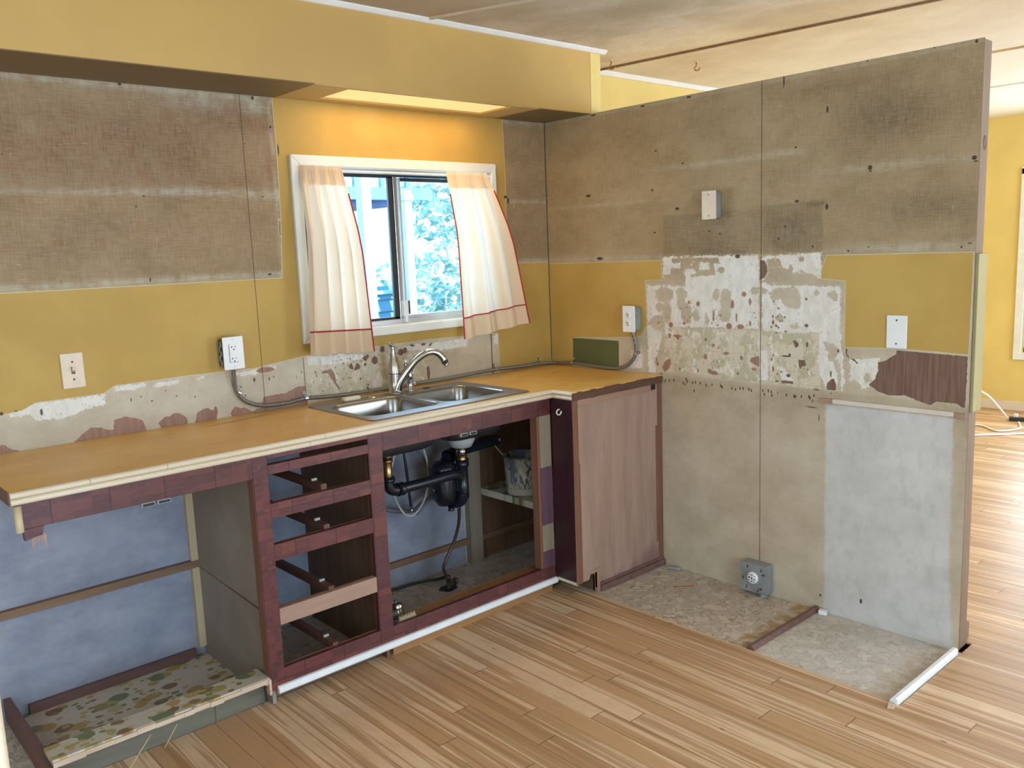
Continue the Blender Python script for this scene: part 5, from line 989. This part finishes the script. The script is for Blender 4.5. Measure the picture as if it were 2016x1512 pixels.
# cords on the far floor
def cord(pts, label, r=.0075):
    b = MB(); b.tube(smoothpath(pts, 10), r, 8); single(b, 'white_cord', M['cable_white'], pts[0], label, 'cord', 'cords on the far floor')
Z0 = FZ+.008
cord([(3.95, -.30, .30), (4.05, -.55, .29), (4.15, -.68, .23), (4.25, -.76, .10), (4.30, -.79, .03), (4.29, -.80, Z0)], 'white cord rising in an arch from the far room floor')
cord([(3.80, -.45, Z0), (3.95, -.70, Z0), (3.82, -.88, Z0), (3.98, -.98, Z0), (4.16, -.93, Z0), (4.23, -.90, Z0)], 'white cord curled in a loop on the far room floor')
cord([(3.35, -.62, Z0), (3.58, -.82, Z0), (3.76, -1.0, Z0), (3.95, -1.12, Z0), (4.25, -1.15, Z0)], 'white cord lying nearest the partition on the far floor')
t = thing('power_strip', 'dark power strip on the far room floor among white cords', 'power strip', (4.33, -.92, FZ))
b = MB(); b.obox((4.33, -.92, FZ+.016), (.035, -.11, 0), (.028, .009, 0), (0, 0, .015), .004); b.build('body', M['black_plastic'], t)
b = MB()
for i in range(3): b.obox((4.33+.02*(i-1), -.92-.065*(i-1), FZ+.045), (.012, 0, 0), (0, .014, 0), (0, 0, .013), .003)
b.build('plugs', M['plastic_white'], t)

# ================================================================ outside the kitchen window
GZ = -.75
struct(MB().box(-6, 16, .5, 20, GZ-.1, GZ).build('ground', plain('yard_ground', (.12, .20, .16), .9, var=.3, sc=3)))
M['deck'] = plain('blue_grey_deck_paint', (.15, .36, .55), .6, var=.06); M['post'] = plain('pale_post_paint', (.70, .68, .74), .5, var=.04); M['siding'] = plain('blue_grey_siding', (.10, .27, .42), .6, var=.06); M['deck_shade'] = plain('deck_shade_violet', (.20, .20, .42), .6)
def post(x, y, w, label, z1):
    t = thing('porch_post', label, 'post', (x, y, GZ)); MB().box(x-w/2, x+w/2, y-w/2, y+w/2, GZ, z1, .004).build('shaft', M['post'], t)
    MB().box(x-w/2-.012, x+w/2+.012, y-w/2-.012, y+w/2+.012, z1-.10, z1-.04, .003).build('collar', M['post'], t); return t
post(.965, 3.2, .095, 'pale square deck post outside, left half of the window', 2.46); k = post(1.645, 3.55, .085, 'pale deck post outside, just right of the window meeting rail', 2.10)
t = thing('deck', 'blue grey raised deck with lattice skirting seen through the window', 'deck', (.8, 4.2, GZ))
DX = 2.28; DZ = 2.115
b = MB(); b.box(-3.0, DX, 4.0, 6.2, DZ-.03, DZ+.02); b.build('floor', M['deck'], t)
b = MB(); b.box(-3.0, DX, 3.97, 4.0, DZ-.075, DZ+.015); b.build('fascia', M['deck'], t)
b = MB(); b.box(-3.0, DX-.35, 4.05, 6.2, DZ-.13, DZ-.075); b.build('beam', M['deck_shade'], t)  # violet tone paints in the shade under the deck
b = MB(); x = -1.6
while x < DX: b.box(x-.02, x+.02, 3.99, 4.03, DZ, DZ+.60); x += .30
b.box(-3, DX, 3.985, 4.04, DZ+.56, DZ+.62); b.box(-3, DX, 3.985, 4.035, DZ+.015, DZ+.045); b.build('railing', M['deck'], t)
b = MB(); s = .05; x = -.6
while x < DX:
    b.obox((x, 4.01, DZ+.19), (.105, 0, .105), (.006, 0, -.006), (0, .003, 0)); b.obox((x, 4.017, DZ+.19), (.105, 0, -.105), (.006, 0, .006), (0, .003, 0)); x += s
b.build('lattice', plain('pale_lattice', (.42, .68, .80), .6), t)
b = MB(); b.box(-3, DX, 4.03, 4.05, DZ+.30, DZ+.56); b.build('railing_panel', M['deck'], t)
t = thing('siding_wall', 'low blue wall of lap siding outside behind the deck posts', 'wall', (.9, 3.9, GZ))
b = MB(); z = GZ
while z < 1.13:
    b.prism([(3.80, z), (3.77, z), (3.795, z+.125), (3.80, z+.125)], 'x', -2.2, 1.83); z += .115
b.build('siding', M['siding'], t); MB().box(-2.2, 1.84, 3.74, 3.84, 1.14, 1.175, .003).build('cap', plain('pale_blue_cap', (.42, .62, .75), .5), t)
# shrubs and trees in sun
leafm = NT('sunlit_leaf'); rn = leafm.new('ShaderNodeObjectInfo'); lp = leafm.noise(leafm.obj(), 5, 3)
leaf_mat = leafm.done(leafm.mix(leafm.step(lp, .35, .65), (.16, .38, .40), (.70, .84, .76)), .45)
def shrub(name, c, rad, n, size, label, seed, stems):
    rnd = random.Random(seed); t = thing(name, label, 'tree' if 'tree' in name else 'shrub', (c[0], c[1], GZ), 'greenery outside the window')
    b = MB(); vs = []; fs = []
    for i in range(n):
        d = Vector((rnd.gauss(0, 1), rnd.gauss(0, 1), rnd.gauss(0, 1))).normalized()*(rnd.random()**.45); p = Vector((c[0]+d.x*rad[0], c[1]+d.y*rad[1], c[2]+d.z*rad[2]))
        if p.z < GZ+.02: continue
        a = Vector((rnd.gauss(0, 1), rnd.gauss(0, 1), rnd.gauss(0, .6))).normalized(); q = a.cross(Vector((rnd.gauss(0, 1), rnd.gauss(0, 1), rnd.gauss(0, 1)))).normalized(); nn = a.cross(q); s = size*rnd.uniform(.6, 1.3); k = len(vs)
        vs += [p-a*s, p+q*s*.42+nn*s*.12, p+a*s*.2+q*s*.40+nn*s*.10, p+a*s, p+a*s*.2-q*s*.40+nn*s*.10, p-q*s*.42+nn*s*.12]; fs += [(k, k+1, k+2, k+3), (k, k+3, k+4, k+5)]
    b.add(vs, fs); b.build('foliage', leaf_mat, t)
    b = MB()
    for i in range(stems):
        e = Vector((c[0]+rnd.uniform(-1, 1)*rad[0]*.8, c[1]+rnd.uniform(-.9, .2)*rad[1], c[2]+rnd.uniform(-.1, .9)*rad[2])); s0 = Vector((c[0]+rnd.uniform(-.2, .2)*rad[0], c[1]+rnd.uniform(-.2, .2), GZ)); m2 = (s0+e)/2+Vector((rnd.uniform(-.15, .15), 0, rnd.uniform(-.1, .2)))
        b.tube(smoothpath([s0, m2, e], 5), [.022-.0014*j for j in range(11)], 7)
    b.build('branches', plain('pale_branch', (.68, .60, .52), .8), t)
shrub('shrub', (1.55, 7.0, .55), (1.3, .55, 1.25), 1500, .11, 'broad sunlit shrub outside behind the left window pane', 1, 10)
shrub('shrub', (3.15, 4.7, .55), (.72, .6, 1.25), 1500, .08, 'bushy sunlit shrub outside behind the right window pane', 2, 14)
shrub('small_tree', (4.6, 6.2, 2.6), (1.5, .8, 1.1), 1300, .10, 'leafy tree crown outside at the upper right of the window', 3, 16)
shrub('tall_hedge', (3.4, 9.4, .35), (4.6, .8, 1.05), 2200, .17, 'tall green hedge far behind the deck and shrubs outside', 4, 6)
# unseen slab added outside the glass door to keep sun off the kitchen floor
struct(MB().box(-5, 5.5, -8.4, -5.4, 2.5, 2.6).build('unseen_sun_block', M['white_trim']))
struct(MB().box(-5, 5.5, -8.4, -5.4, -.3, -.15).build('porch_floor', plain('porch_boards', (.45, .43, .40), .7)))
struct(MB().box(-4.6, 5.0, -5.4, .45, CZ+.12, CZ+.25).build('roof', M['brown_dark']))
